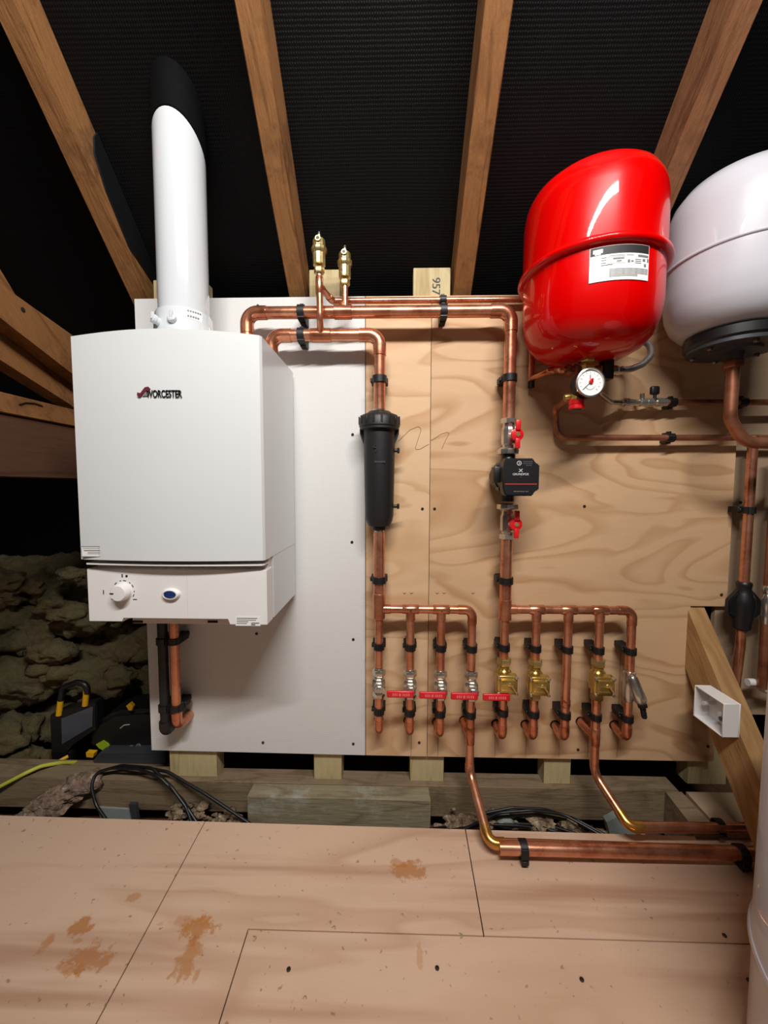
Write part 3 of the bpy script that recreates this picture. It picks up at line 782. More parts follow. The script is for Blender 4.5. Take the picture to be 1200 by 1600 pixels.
clip((V(471,487).x,YP,zA), 'x', R28, -YP, 'black clip on the upper pipe, left of the brass vents')
clip((V(471,524).x,YP,zB), 'x', R28, -YP, 'black clip on the second pipe, just below another clip')
clip((V(693,487).x,YP,zA), 'x', R28, -YP, 'black clip on the upper pipe below the 957 stud')
clip((at(692,469,yc).x,yc,zc), 'x', R15, -yc, 'small black clip on the thin pipe below the 957 stud')
clip((xB1,YP,V(593,593).z), 'z', R28, -YP, 'black clip on the vertical pipe above the filter')
clip((xA1,YP,V(796,591).z), 'z', R28, -YP, 'black clip on the vertical pipe above the pump')

# --- automatic air vents
def airvent():
    t = thing('air_vent', (0,0,0), '', 'air vent', 'brass air vents')
    bm = new(); hexn(bm, (0,0,0), (0,0,1), .022, .014); lathe(bm, [(.007,.014),(.007,.02)], (0,0,0), (0,0,1), 20); obj('nut', bm, 'brass_pale', t)
    bm = new(); lathe(bm, [(.0145,.019),(.0150,.022),(.0150,.045),(.0175,.049),(.0185,.053),(.0185,.058),(.0165,.060),(.0150,.062),(.0150,.074),(.0135,.078),(.006,.080)], (0,0,0), (0,0,1), 12); 
    obj('vent_body', bm, 'brass_pale', t, ang=25)
    bm = new(); cyl(bm, (0,0,.079), (0,0,.090), .0042, 14); lathe(bm, [(.0062,0),(.0062,.006),(.0042,.006),(.0040,.002)], (0,-.0125,.072), (0,-1,0), 16); k = obj('vent_nozzle', bm, 'brass_pale', t)
    bm = new(); cyl(bm, (0,0,.0895), (0,0,.0945), .0048, 14); cyl(bm, (0,-.0145,.072), (0,-.0176,.072), .0038, 12); obj('vent_cap', bm, 'black_plastic', t, label='small black cap')
    return t
av = airvent(); av.location = (top1.x, yv, at(499,428,yv).z); av['label'] = 'taller left brass automatic air vent above the upper pipe'
av2 = copy_tree(av); av2.location = (xv2, YP, V(539,447).z); av2['label'] = 'lower right brass automatic air vent above the upper pipe'

# --- filter
zF1 = V(592,642).z; zF0 = V(592,829).z
fil = thing('magnetic_filter', (xB1,YP,zF0), 'long black cylindrical filter with a ribbed cap, inline below the second pipe', 'filter')
H = zF1-zF0; zf = lambda py: V(592,py).z - zF0
bm = new(); lathe(bm, [(.012,0),(.018,.004),(.018,zf(821)-.002),(.028,zf(821)),(.0335,zf(815)+.002),(.0365,zf(805)),(.0395,zf(700)),(.0405,zf(674)),(.050,zf(672)),(.050,zf(669)),(.040,zf(668))], (xB1,YP,zF0), (0,0,1), 48); body = obj('filter_body', bm, 'black_filter', fil)
bm = new(); seg = 96; prof = [(.049,zf(669)),(.0518,zf(667)),(.0508,zf(655)),(.046,zf(650)),(.032,zf(646.5)),(.028,zf(644)),(.014,zf(643.5))]
lathe(bm, prof, (xB1,YP,zF0), (0,0,1), seg); cap = obj('filter_cap', bm, 'black_filter', fil)
for k in range(16):
    a = 2*PI*k/16+.15; M = Matrix.Translation((xB1,YP,zF0)) @ Matrix.Rotation(a, 4, 'Z')
    bm = new(); box(bm, (.0500,-.0028,zf(664.5)), (.0530,.0028,zf(652)), M, .0008, 1); obj('cap_rib', bm, 'black_clip', cap)
for s in (-1, 1):
    bm = new(); P = [(xB1+s*.039,YP-.004,zF0+zf(671)), (xB1+s*.0495,YP-.004,zF0+zf(671)), (xB1+s*.0495,YP-.004,zF0+zf(678)), (xB1+s*.0405,YP-.004,zF0+zf(694))]
    prism(bm, P, (0,.008,0)); obj('cap_bracket', bm, 'black_filter', fil)
for yy, nm in ((704,'drain_plug'),(791,'drain_plug')):
    bm = new(); z = V(592,yy).z; cyl(bm, (xB1+.034,YP,z), (xB1+.046,YP,z), .0045, 12); hexn(bm, (xB1+.0455,YP,z), (1,0,0), .012, .006); obj(nm, bm, 'black_plastic', fil)
bm = new(); lathe(bm, [(.011,0),(.0125,.001),(.0125,.006),(.0155,.007)], (xB1,YP,zF0-.004), (0,0,1), 24); obj('lower_union', bm, 'nickel', fil)
bm = new(); lathe(bm, [(.0155,0),(.0162,.003),(.0162,.006)], (xB1,YP,zF1-.003), (0,0,1), 24); obj('upper_union', bm, 'nickel', fil)
bm = new(); P = [V(x, y, YP-.0405) for x, y in ((586,694),(584,699),(589,700),(587,706))]; tube(bm, P, .0012, 8); box(bm, V(585,723,YP-.0396), V(602,720,YP-.039)); obj('moulded_mark', bm, 'dark_grey', body)

# --- left manifold
zM = V(660,952).z; zM2 = V(890,953).z
X1 = [V(p,952).x for p in (592.5,641.5,689.5,738)]
zEl = V(640,1152).z
man = thing('copper_pipework', (X1[0],YP,zEl), 'left copper manifold below the filter, four drops into red lever valves', 'copper pipe')
X1[0] = xB1
run(man, [(xB1,YP,zF0-.003), (xB1,YP,zM+.01)], R28)
sleeve(man, (xB1,YP,V(592,935).z), (0,0,1), R28, .028)
tee(man, (xB1,YP,zM), (0,0,1), (1,0,0), R28*.94, R22, 1.8, 1.6)
run(man, [(xB1+.012,YP,zM), (X1[3],YP,zM), (X1[3],YP,V(738,1046).z)], R22)
for i in (1,2):
    tee(man, (X1[i],YP,zM), (1,0,0), (0,0,-1), R22, R22, 2.0, 1.7)
    run(man, [(X1[i],YP,zM-.01), (X1[i],YP,V(640,1046).z)], R22)
run(man, [(X1[0],YP,zM-.012), (X1[0],YP,V(592,1042).z)], R22)
# lower tails
YH = -.0005
def hole(X, z, r, lab, par):
    bm = new(); lathe(bm, [(r*1.25,0),(r*1.25,.0006)], (X,-.0002,z), (0,-1,0), 24); obj('wall_hole', bm, 'hole_dark', par, label='dark drilled hole')
tails = []
names = ['first','second','third']
for i in range(3):
    z0 = V(592,1079).z; ze = V(640,1147+i*1.5).z
    t = thing('pipe_tail', (X1[i],YP,ze), ['short copper tail with elbow below the leftmost red lever valve','short copper tail with elbow below the second red lever valve','short copper tail with elbow below the third red lever valve'][i], 'copper pipe', 'copper tails entering the plywood')
    run(t, [(X1[i],YP,z0), (X1[i],YP,ze), (X1[i]-.002,-.001,ze+.006)], R22)
    hole(X1[i]-.002, ze+.006, R22, '', t)
# fourth continues to the floor pipe
zc4 = V(735,1205).z
PF = lambda px, py: atz(px, py, .032)
e1 = PF(766,1324); e2y = e1.y
t4 = thing('copper_pipework', (e1.x, e2y, .03), 'front copper pipe from the fourth red lever valve, running right along the floor', 'copper pipe')
zz = V(738,1148).z
run(t4, [(X1[3],YP,V(738,1079).z), (X1[3],YP,zc4), (e1.x,e2y+.008,.034), (1.30,e2y,.032)], R22*1.04, ['b','s'])
tee(t4, (X1[3],YP,zz), (0,0,1), (-.12,1,.10), R22, R22, 2.2, 4.1)
sleeve(t4, (X1[3],YP,V(736,1200).z), (0,0,1), R22*1.02, .022)
bm = new(); cyl(bm, (e1.x+.02,e2y,.032), (1.299,e2y,.032), R28*.97, 24); obj('floor_pipe', bm, 'copper', t4, label='longer thicker pipe length along the floor')
hole(X1[3]-.0066, zz+.0055, R22, '', t4)
# --- right manifold
X2 = [V(p,953).x for p in (790,838.5,888.5,937.5,988)]
zpb = V(790,838).z
mr = thing('copper_pipework', (X2[0],YP,zM2), 'right copper manifold below the pump, with five drops', 'copper pipe')
X2[0] = V(790.5,900).x
xA = X2[0]
run(mr, [(xA,YP,zpb), (xA,YP,zM2+.01)], R28)
tee(mr, (xA,YP,zM2), (0,0,1), (1,0,0), R28*.95, R22, 1.9, 1.4)
run(mr, [(xA+.012,YP,zM2), (X2[4],YP,zM2), (X2[4],YP,V(988,1052).z)], R22)
for i in (1,2,3):
    tee(mr, (X2[i],YP,zM2), (1,0,0), (0,0,-1), R22, R22, 1.8, 1.7)
    run(mr, [(X2[i],YP,zM2-.01), (X2[i],YP,V(840,1033).z)] if i != 2 else [(X2[i],YP,zM2-.01), (X2[i],YP,V(882,1156).z), (X2[i]-.002,-.001,V(882,1156).z+.006)], R22)
sleeve(mr, (X2[2],YP,V(885,1098).z), (0,0,1), R22, .02)
hole(X2[2]-.002, V(882,1156).z+.006, R22, '', mr)
run(mr, [(xA,YP,zM2-.012), (xA,YP,V(789,1030).z)], R22)
for i, lab in ((0,'short copper tail with elbow below the first brass square valve'),(1,'short copper tail with elbow below the second brass square valve'),(4,'short copper tail with elbow below the angled drain valve')):
    ze = V(835 if i < 2 else 980, 1155 if i < 2 else 1156).z; X = [xA, X2[1], 0, 0, X2[4]][i]
    t = thing('pipe_tail', (X,YP,ze), lab, 'copper pipe', 'copper tails entering the plywood')
    run(t, [(X,YP,V(835,1084).z), (X,YP,ze), (X-.002,-.001,ze+.006)], R22); hole(X-.002, ze+.006, R22, '', t)
e3 = PF(983,1294); e3 = atz(983,1292,.05)
t5 = thing('copper_pipework', (e3.x, e3.y, .04), 'rear copper pipe from the third brass square valve, running right over the floor gap', 'copper pipe')
run(t5, [(X2[3],YP,V(935,1084).z), (X2[3],YP,V(932,1207).z), (e3.x,e3.y,.05), (1.30,e3.y+.012,.05)], R22*1.04, ['b','s'])
zz = V(935,1150).z
tee(t5, (X2[3],YP,zz), (0,0,1), (-.22,1,.1), R22, R22, 2.2, 4.2, 'copper_fitting')
hole(X2[3]-.012, zz+.0055, R22, '', t5)

# ---- ball valves with red levers
def ballvalve():
    t = thing('ball_valve', (0,0,0), '', 'ball valve', 'red lever ball valves')
    bm = new(); hexn(bm, (0,0,.022), (0,0,1), .030, .017); lathe(bm, [(.0145,.038),(.0135,.043),(.0108,.0435)], (0,0,0), (0,0,1), 24); obj('top_nut', bm, 'nickel', t)
    bm = new(); lathe(bm, [(.012,-.030),(.0135,-.022),(.0165,-.018),(.0185,-.006),(.0185,.008),(.0160,.014),(.0125,.017),(.0125,.0225)], (0,0,0), (0,0,1), 8); box(bm, (-.010,-.026,-.012), (.010,-.010,.010), None, .002, 2); obj('valve_body', bm, 'nickel', t, ang=25)
    bm = new(); hexn(bm, (0,0,-.036), (0,0,1), .028, .012); obj('lower_nut', bm, 'nickel', t)
    bm = new(); cyl(bm, (0,-.026,0), (0,-.036,0), .006, 16); hexn(bm, (0,-.033,0), (0,-1,0), .011, .005); obj('spindle', bm, 'steel', t)
    bm = new(); box(bm, (-.0095,-.0335,-.0095), (.0095,-.031,.0085), None, .0015, 1)
    prism(bm, [(.009,-.0335,.007), (.024,-.040,.0), (.026,-.040,-.012), (.009,-.0335,-.008)], (0,.0022,0)); lv = obj('lever', bm, 'nickel', t, label='bright metal lever arm')
    bm = new(); box(bm, (.0215,-.0440,-.0150), (.0895,-.0370,.0030), None, .0032, 3); sl = obj('lever_sleeve', bm, 'red_plastic', lv, label='red plastic lever sleeve')
    bm = new()
    for x0, x1 in ((.036,.040),(.041,.045),(.046,.0495),(.052,.058),(.061,.064),(.065,.069),(.0705,.075),(.076,.080)):
        box(bm, (x0,-.0444,-.0095), (x1-.0008,-.0439,-.0025))
    obj('lever_print', bm, 'red_print', sl)
    return t
bv = None
for i in range(4):
    if bv is None: bv = ballvalve(); o = bv
    else: o = copy_tree(bv)
    o.location = (X1[i], YP, V(640, 1068.5+i*.8).z)
    o['label'] = ['leftmost red lever ball valve on the left manifold','second red lever ball valve on the left manifold','third red lever ball valve on the left manifold','rightmost red lever ball valve, its lever crossing the first brass square valve'][i]
# ---- brass square valves
def sqvalve():
    t = thing('zone_valve', (0,0,0), '', 'brass valve', 'brass square bodied valves')
    bm = new(); hexn(bm, (0,0,.038), (0,0,1), .032, .018); obj('top_nut', bm, 'brass_pale', t)
    bm = new(); hexn(bm, (0,0,-.050), (0,0,1), .030, .018); obj('lower_nut', bm, 'brass_pale', t)
    bm = new(); lathe(bm, [(.012,-.033),(.013,-.028),(.019,-.022),(.022,0),(.019,.022),(.013,.028),(.014,.032),(.012,.039)], (0,0,0), (0,0,1), 24); obj('valve_body', bm, 'brass', t)
    bm = new(); box(bm, (-.026,-.036,-.025), (.026,-.016,.025), None, .004, 3); box(bm, (-.019,-.0405,-.018), (.019,-.0355,.018), None, .002, 2)
    cv = obj('valve_cover', bm, 'brass', t)
    bm = new()
    for z in (.0155,.002,-.0115): box(bm, (-.017,-.0415,z-.0009), (.012 if z < .01 else .017,-.0403,z+.0009))
    box(bm, (-.0175,-.0415,-.012), (-.0160,-.0403,.016)); obj('cover_rib', bm, 'brass_pale', cv)
    bm = new(); tube(bm, [(.000,-.042,.002),(.012,-.045,.0035)], .0014, 8); tube(bm, [(.006,-.0445,.006),(.010,-.046,.001),(.017,-.047,-.010)], .0022, 8); obj('indicator_lever', bm, 'brass_pale', cv)
    for x in (-.022,.022):
        for z in (-.021,.021):
            bm = new(); lathe(bm, [(.0042,0),(.0042,.004),(.003,.0055),(.0005,.006)], (x,-.0355,z), (0,-1,0), 14); obj('cover_bolt', bm, 'nickel', t)
    return t
sv = sqvalve(); zs_ = V(838,1070).z
for i, (X, lab) in enumerate(((xA,'leftmost brass square valve, partly behind a red lever'),(X2[1],'middle brass square valve between two copper drops'),(X2[3],'rightmost brass square valve on the fourth right drop'))):
    o = sv if i == 0 else copy_tree(sv); o.location = (X, YP, V(838,[1061,1062.5,1061][i]).z); o['label'] = lab
# ---- drain valve at the right
dv = thing('drain_valve', (X2[4],YP,V(986,1095).z), 'chrome angled drain valve with a black hose tail on the rightmost drop', 'drain valve')
zt = V(987,1050).z
bm = new(); lathe(bm, [(.0115,.004),(.0150,.002),(.0145,-.004),(.011,-.010),(.012,-.018)], (X2[4],YP,zt), (0,0,1), 24); lathe(bm, [(.0115,-.018),(.0135,-.03),(.013,-.066),(.0125,-.074),(.0108,-.078)], (X2[4],YP,zt), (0,0,1), 24); obj('valve_body', bm, 'nickel', dv)
a = Vector((X2[4]+.001,YP-.010,zt-.012)); b = at(1003,1100,YP-.022); q = (b-a)
bm = new(); lathe(bm, [(.010,-.006),(.0138,0),(.0142,q.length*.55),(.0148,q.length*.57),(.0148,q.length*.85),(.0125,q.length*.93),(.0095,q.length)], a, q, 24); obj('angled_bonnet', bm, 'nickel', dv)
bm = new(); qn = q.normalized(); e = at(1007,1122,YP-.024); hexn(bm, b-qn*.004, qn, .021, .012); dd = (e-b)
tube(bm, [b+qn*.006, b+dd*.35, b+dd*.36, b+dd*.6, b+dd*.61, b+dd*.85, b+dd*.86, e], [.0068,.0062,.0072,.0062,.0072,.0062,.0070,.0055], 14); obj('hose_tail', bm, 'black_plastic', dv)
# ---- clips on manifolds
od = ['first','second','third','fourth','fifth']
for i in range(4):
    clip((X1[i],YP,V(640,1010+i*.6).z), 'z', R22, -YP, 'black clip above the %s red lever valve from the left' % od[i])
    clip((X1[i],YP,V(640,1111+i*1.0).z), 'z', R22, -YP, 'black clip below the %s red lever valve from the left' % od[i])
XX = [xA]+X2[1:]
for i in range(5):
    clip((XX[i],YP,V(840,1012+i*.8).z), 'z', R22, -YP, 'black clip on the %s drop of the right manifold, upper row' % od[i])
    clip((XX[i],YP,V(840,1113+i*1.6).z), 'z', R22, -YP, 'black clip on the %s drop of the right manifold, lower row' % od[i])
clip((xB1,YP,V(592,906).z), 'z', R28, -YP, 'black clip on the pipe just below the filter')
clip((xA,YP,V(790,907).z), 'z', R28, -YP, 'black clip on the pipe below the pump')
clip((at(817,1327,e2y).x,e2y,.032), 'f', R28, .0315, 'black clip at the left end of the floor pipe')
clip((at(1158,1332,e2y).x,e2y,.032), 'f', R28, .0315, 'black clip at the right end of the front floor pipe')
clip((at(1128,1299,e3.y).x,e3.y+.010,.05), 'f', R22*1.04, .0315 if False else .0135+.0, 'black clip on the rear floor pipe above the board offcut')

# ---- pump with valves
zp = V(795,745).z
pump = thing('circulator_pump', (xA1,YP,zp), 'black circulator pump with a square faceplate between two red handled valves', 'pump')
xp = (xA1+xA)/2
bm = new(); lathe(bm, [(.017,-.062),(.017,-.045),(.024,-.034),(.030,-.02),(.030,.02),(.024,.034),(.017,.045),(.017,.062)], (xp,YP,zp), (0,0,1), 28)
lathe(bm, [(.030,-.038),(.040,-.030),(.043,-.01),(.043,.03)], (xp,YP,zp), (0,-1,0), 36); obj('pump_housing', bm, 'black_plastic', pump)
bm = new(); lathe(bm, [(.040,.03),(.041,.033),(.041,.072),(.036,.076)], (xp,YP,zp), (0,-1,0), 36)
for k in range(4):
    a = PI/4+k*PI/2; cyl(bm, (xp+.043*math.cos(a),YP-.02,zp+.043*math.sin(a)), (xp+.043*math.cos(a),YP-.048,zp+.043*math.sin(a)), .0058, 12)
mt = obj('pump_motor', bm, 'dark_grey', pump)
bm = new(); box(bm, (xp-.054,YP-.075,zp-.016), (xp-.036,YP-.045,zp+.022), None, .003, 2); obj('cable_plug', bm, 'black_plastic', pump)
FPY = YP-.102
fx0, fx1 = at(788,745,FPY).x, at(843,745,FPY).x; fz1, fz0 = at(815,716,FPY).z, at(815,775,FPY).z
cn = .0125
poly = [(fx0,fz1),(fx1-cn,fz1),(fx1-cn,fz1-cn),(fx1,fz1-cn),(fx1,fz0+cn),(fx1-cn,fz0+cn),(fx1-cn,fz0),(fx0+cn*.3,fz0),(fx0-.002,fz0+cn),(fx0-.004,(fz0+fz1)/2),(fx0-.002,fz1-cn)]
bm = new(); prism(bm, [(x,FPY,z) for x, z in poly], (0,.030,0)); bmesh.ops.bevel(bm, geom=list(bm.edges), offset=.0028, segments=3, affect='EDGES')
fpl = obj('faceplate', bm, 'black_plastic', pump)
wv, hv = fx1-fx0, fz1-fz0; FU = lambda u, v: (fx0+u*wv, FPY-.0004, fz1-v*hv)
bm = new(); a = FU(.02,.68); box(bm, (a[0],FPY-.0008,a[2]-.0012), (FU(.93,.7)[0],FPY-.0001,a[2]+.0008)); obj('red_stripe', bm, 'pump_red', fpl)
bm = text_bm('GRUNDFOS', .0068, FU(.46,.425), depth=.0004); obj('brand_lettering', bm, 'ink_light', fpl, smooth=False)
bm = new(); c = Vector(FU(.46,.325))
for s in (1,-1): tube(bm, [c+Vector((-.004,-.0002,s*.0034)), c+Vector((0,-.0002,s*.0004)), c+Vector((.004,-.0002,s*.0034))], .0008, 6)
obj('brand_emblem', bm, 'ink_light', fpl)
bm = new(); c = Vector(FU(.41,.13)); lathe(bm, [(.0052,0),(.0052,.0006),(.004,.0006),(.004,0)], c, (0,-1,0), 24); tube(bm, [c+Vector((-.0012,-.0003,.0024)), c+Vector((.0015,-.0003,0)), c+Vector((-.0012,-.0003,-.0024))], .0008, 6); obj('button', bm, 'ink_light', fpl)
bm = new(); c = Vector(FU(.46,.5)); cyl(bm, c, c+Vector((0,-.001,0)), .003, 14); obj('centre_screw', bm, 'ink', fpl)
bm = new()
for r_ in range(3):
    for k in range(5 - (r_ == 2)*2):
        a = FU(.53+.055*k+(r_==2)*.08, .085+.05*r_); box(bm, (a[0],FPY-.0006,a[2]-.0006), (a[0]+.003,FPY-.0001,a[2]+.0004))
for k in range(9):
    a = FU(.28+.045*k+(.02 if k > 6 else 0),.875); box(bm, (a[0],FPY-.0006,a[2]-.0012), (a[0]+.0022,FPY-.0001,a[2]+.0006))
obj('faceplate_print', bm, 'ink_grey', fpl)
def pumpvalve():
    t = thing('isolation_valve', (0,0,0), '', 'isolation valve', 'red butterfly handled valves at the pump')
    bm = new(); hexn(bm, (0,0,.030), (0,0,1), .034, .013); obj('pipe_nut', bm, 'nickel', t)
    bm = new(); lathe(bm, [(.013,-.030),(.014,-.024),(.0175,-.020),(.0180,.012),(.0165,.018),(.0145,.022),(.015,.031)], (0,0,0), (0,0,1), 10); cyl(bm, (0,0,-.002), (.008,-.030,-.002), .008, 16); obj('valve_body', bm, 'nickel', t, ang=25)
    bm = new(); lathe(bm, [(.020,-.048),(.0265,-.046),(.0275,-.038),(.0265,-.034),(.018,-.029)], (0,0,0), (0,0,1), 10); obj('flange_nut', bm, 'nickel', t, ang=25)
    bm = new(); c = Vector((.010,-.034,-.002)); lathe(bm, [(.014,.004),(.0155,0),(.0150,-.006),(.009,-.008)], c, (-.1,1,0), 24)
    box(bm, (c.x-.005,c.y-.012,c.z+.010), (c.x+.007,c.y-.002,c.z+.034), None, .002, 2); box(bm, (c.x-.005,c.y-.012,c.z-.034), (c.x+.006,c.y-.002,c.z-.010), None, .002, 2)
    h = obj('handle', bm, 'red_plastic', t, label='red butterfly handle')
    bm = new(); hexn(bm, c+Vector((.0008,-.005,0)), (.1,-1,0), .0105, .005); obj('handle_nut', bm, 'brass_pale', h)
    return t
iv = pumpvalve(); iv.location = (xA1,YP,V(796,681).z); iv['label'] = 'red handled isolation valve above the pump'
iv2 = copy_tree(iv); iv2.location = (xA,YP,V(794,816).z); iv2['label'] = 'red handled isolation valve below the pump'
# lower valve is turned upside down about its own axis so that its flange nut meets the pump
for ch in list(iv2.children):
    nm = ch.name.split('.')[0]
    if nm == 'flange_nut': ch.rotation_euler = (PI,0,0); ch.location = (0,0,.0)
    if nm == 'pipe_nut': ch.rotation_euler = (PI,0,0); ch.location = (0,0,0)
    if nm == 'valve_body':
        pass

# ------------------------------------------------------------ vessels
def vessel_center(tl, tr, wallgap):
    a, b = math.atan(tl), math.atan(tr); return (a+b)/2, (b-a)/2
RC = Vector((.432, -.1514, 0)); RR = .1388
red = thing('expansion_vessel', (RC.x, RC.y, K+.27), 'glossy red heating expansion vessel with a rolled seam and data label', 'expansion vessel')
zR = K+.463
bm = new(); lo_p = [(.001,K+.280),(.045,K+.283),(.082,K+.291),(.106,K+.304),(.123,K+.324),(.133,K+.350),(RR-.001,K+.380),(RR-.0005,K+.41),(RR-.0005,zR-.006)]
lathe(bm, lo_p, (RC.x,RC.y,0), (0,0,1), 72); obj('lower_shell', bm, 'red_enamel', red, ang=60)
bm = new(); up_p = [(RR+.001,zR+.006),(RR+.001,K+.575),(RR-.001,K+.597),(RR-.005,K+.613),(RR-.013,K+.628),(RR-.026,K+.639),(RR-.048,K+.646),(RR-.09,K+.650),(.001,K+.651)]
lathe(bm, up_p, (RC.x,RC.y,0), (0,0,1), 72); ush = obj('upper_shell', bm, 'red_enamel', red, ang=60)
bm = new(); lathe(bm, [(RR-.004,-.0075),(RR+.006,-.0075),(RR+.0105,-.004),(RR+.0115,0),(RR+.0105,.005),(RR+.005,.009),(RR-.004,.010)], (RC.x,RC.y,zR), (0,0,1), 72); obj('seam_ring', bm, 'red_enamel', red, ang=60)
aL, zl1 = on_cyl(921,410,RC,RR); aR, zl2 = on_cyl(1013,412,RC,RR)
_, zT_ = on_cyl(968,382,RC,RR); _, zB_ = on_cyl(966,437,RC,RR)
zT_ = min(zT_, zR-.011)
RL = RR+.0006
bm = new(); patch(bm, RC, RL, aL, aR, zB_, zT_); lbl = obj('data_label', bm, 'paper', red, label='white data label with a black header')
ua = lambda u: aL+(aR-aL)*u; uz = lambda v: zT_+(zB_-zT_)*v
bm = new(); patch(bm, RC, RL+.0004, ua(.01), ua(.99), uz(.24), uz(.01)); obj('label_header', bm, 'ink', lbl)
bm = new(); patch(bm, RC, RL+.0008, ua(.05), ua(.2), uz(.19), uz(.08)); patch(bm, RC, RL+.0008, ua(.08), ua(.17), uz(.235), uz(.19)); obj('header_emblem', bm, 'paper', lbl)
bm = new()
for (u0,u1,v0,v1) in ((.18,.26,.33,.345),(.18,.26,.40,.415),(.18,.26,.48,.495),(.18,.36,.54,.56),(.30,.55,.30,.31),(.36,.54,.37,.41),(.42,.50,.45,.48),(.58,.70,.30,.31),(.60,.64,.44,.52),(.66,.70,.46,.50),(.73,.84,.42,.435),(.73,.84,.47,.485),(.73,.84,.52,.535),(.78,.98,.29,.35),(.87,.92,.40,.47),(.96,.99,.38,.48),(.9,.94,.54,.62),(.28,.56,.34,.344),(.28,.56,.52,.524)):
    patch(bm, RC, RL+.0005, ua(u0), ua(u1), uz(v1), uz(v0), .0003, 2)
for k in range(7): patch(bm, RC, RL+.0005, ua(.31), ua(.98 if k < 5 else .78), uz(.68+k*.035+.012), uz(.68+k*.035), .0003, 6)
obj('label_print', bm, 'ink_grey', lbl)
bm = new(); hexn(bm, (RC.x,RC.y,K+.252), (0,0,1), .034, .029); obj('vessel_nut', bm, 'brass', red)
bm = new(); box(bm, (RC.x-.02, RC.y+RR-.004, K+.40), (RC.x+.02, -.0005, K+.60), None, .002, 1); obj('wall_bracket', bm, 'dark_grey', red)
# white vessel
WC = Vector((.7563, -.1474, 0)); WR = .1354
wv_ = thing('expansion_vessel', (WC.x, WC.y, K+.30), 'white expansion vessel with a black flange underneath, cut by the right edge', 'expansion vessel')
zW = K+.489
bm = new(); lathe(bm, [(.092,K+.342),(.104,K+.349),(.120,K+.366),(.130,K+.392),(WR,K+.43),(WR,zW-.004),(WR+.0025,zW-.003),(WR+.003,zW),(WR+.0025,zW+.003),(WR,zW+.004),(WR,K+.575),(WR-.003,K+.60),(WR-.012,K+.626),(WR-.028,K+.647),(WR-.055,K+.660),(.001,K+.667)], (WC.x,WC.y,0), (0,0,1), 72)
obj('vessel_shell', bm, 'white_tank', wv_, ang=60)
bm = new(); lathe(bm, [(.092,K+.336),(.0915,K+.318),(.084,K+.312)], (WC.x,WC.y,0), (0,0,1), 48); obj('flange_cover', bm, 'black_plastic', wv_)
bm = new(); lathe(bm, [(.086,K+.316),(.086,K+.306),(.05,K+.306),(.048,K+.300),(.02,K+.300),(.018,K+.285),(.01,K+.285)], (WC.x,WC.y,0), (0,0,1), 48); obj('flange_plate', bm, 'dark_grey', wv_)
for k in range(6):
    a = k*PI/3+.3; bm = new(); hexn(bm, (WC.x+.072*math.cos(a),WC.y+.072*math.sin(a),K+.299), (0,0,1), .010, .007); obj('flange_bolt', bm, 'steel', wv_)
bm = new(); hexn(bm, (WC.x,WC.y,K+.268), (0,0,1), .034, .017); obj('vessel_nut', bm, 'copper_old', wv_)
bm = new(); box(bm, (WC.x-.02, WC.y+WR-.004, K+.42), (WC.x+.02, -.0005, K+.60), None, .002, 1); obj('wall_bracket', bm, 'dark_grey', wv_)
wp = thing('copper_pipework', (WC.x,WC.y,K+.10), 'copper pipe curving down and right from the white vessel', 'copper pipe')
run(wp, [(WC.x,WC.y,K+.268), (WC.x,WC.y,at(1147,655,WC.y).z), (WC.x+.035,WC.y,at(1170,692,WC.y).z), (WC.x+.30,WC.y,at(1170,692,WC.y).z-.004)], .0125, ['b','b'], 'copper_old')

# ---- red vessel pipe group
ya = RC.y+.0
gr = thing('pressure_gauge', at(922,597,-.215), 'round white pressure gauge with a red pointer below the red vessel', 'pressure gauge')
gc = at(922,598,-.20)
bm = new(); lathe(bm, [(.020,.030),(.0295,.028),(.0295,.004),(.0285,0)], gc, (0,1,0), 40); obj('gauge_case', bm, 'black_plastic', gr)
bm = new(); lathe(bm, [(.0295,.004),(.0305,.002),(.0305,-.003),(.0275,-.004),(.0265,-.001),(.0265,.001)], gc, (0,1,0), 48); obj('gauge_bezel', bm, 'nickel', gr, label='bright metal bezel')
bm = new(); cyl(bm, gc+Vector((0,.0005,0)), gc+Vector((0,-.0005,0)), .0266, 40); dl = obj('gauge_dial', bm, 'dial_white', gr, label='white dial')
bm = new()
for k in range(13):
    a = math.radians(225-k*22.5); d_ = Vector((math.cos(a),0,math.sin(a))); L0 = .0195 if k % 3 else .018
    tube(bm, [gc+d_*L0+Vector((0,-.0008,0)), gc+d_*.0225+Vector((0,-.0008,0))], .0003, 5)
tube(bm, [gc+Vector((.0105*math.cos(a),-.0008,.0105*math.sin(a)-.004)) for a in [math.radians(200+14*k) for k in range(11)]], .00035, 5)
obj('dial_marks', bm, 'ink_grey', dl)
bm = new(); tube(bm, [gc+Vector((0,-.0012,.0)), gc+Vector((-.015,-.0012,-.0145))], .0006, 6); obj('black_needle', bm, 'ink', dl)
bm = new(); tube(bm, [gc+Vector((0,-.0014,-.001)), gc+Vector((-.0005,-.0014,.016))], .0007, 6); lathe(bm, [(.0042,0),(.0042,.003),(.001,.004)], gc+Vector((.001,-.0010,.002)), (.2,-1,.1), 16); cyl(bm, gc+Vector((.002,-.0025,.005)), gc+Vector((.003,-.0055,.006)), .0026, 12); obj('red_pointer', bm, 'red_plastic', dl, label='red set pointer and knob')
mf = thing('filling_manifold', at(905,585,-.15), 'brass fitting group behind the pressure gauge with a red capped safety valve', 'safety valve')
m0, m1 = at(880,578,-.15), at(962,577,-.15)
bm = new(); cyl(bm, m0, m1, .0085, 18)
for px_ in (884,896,912,935): hexn(bm, at(px_,578,-.15), (1,0,0), .021, .010)
obj('cross_pipe', bm, 'copper_old', mf)
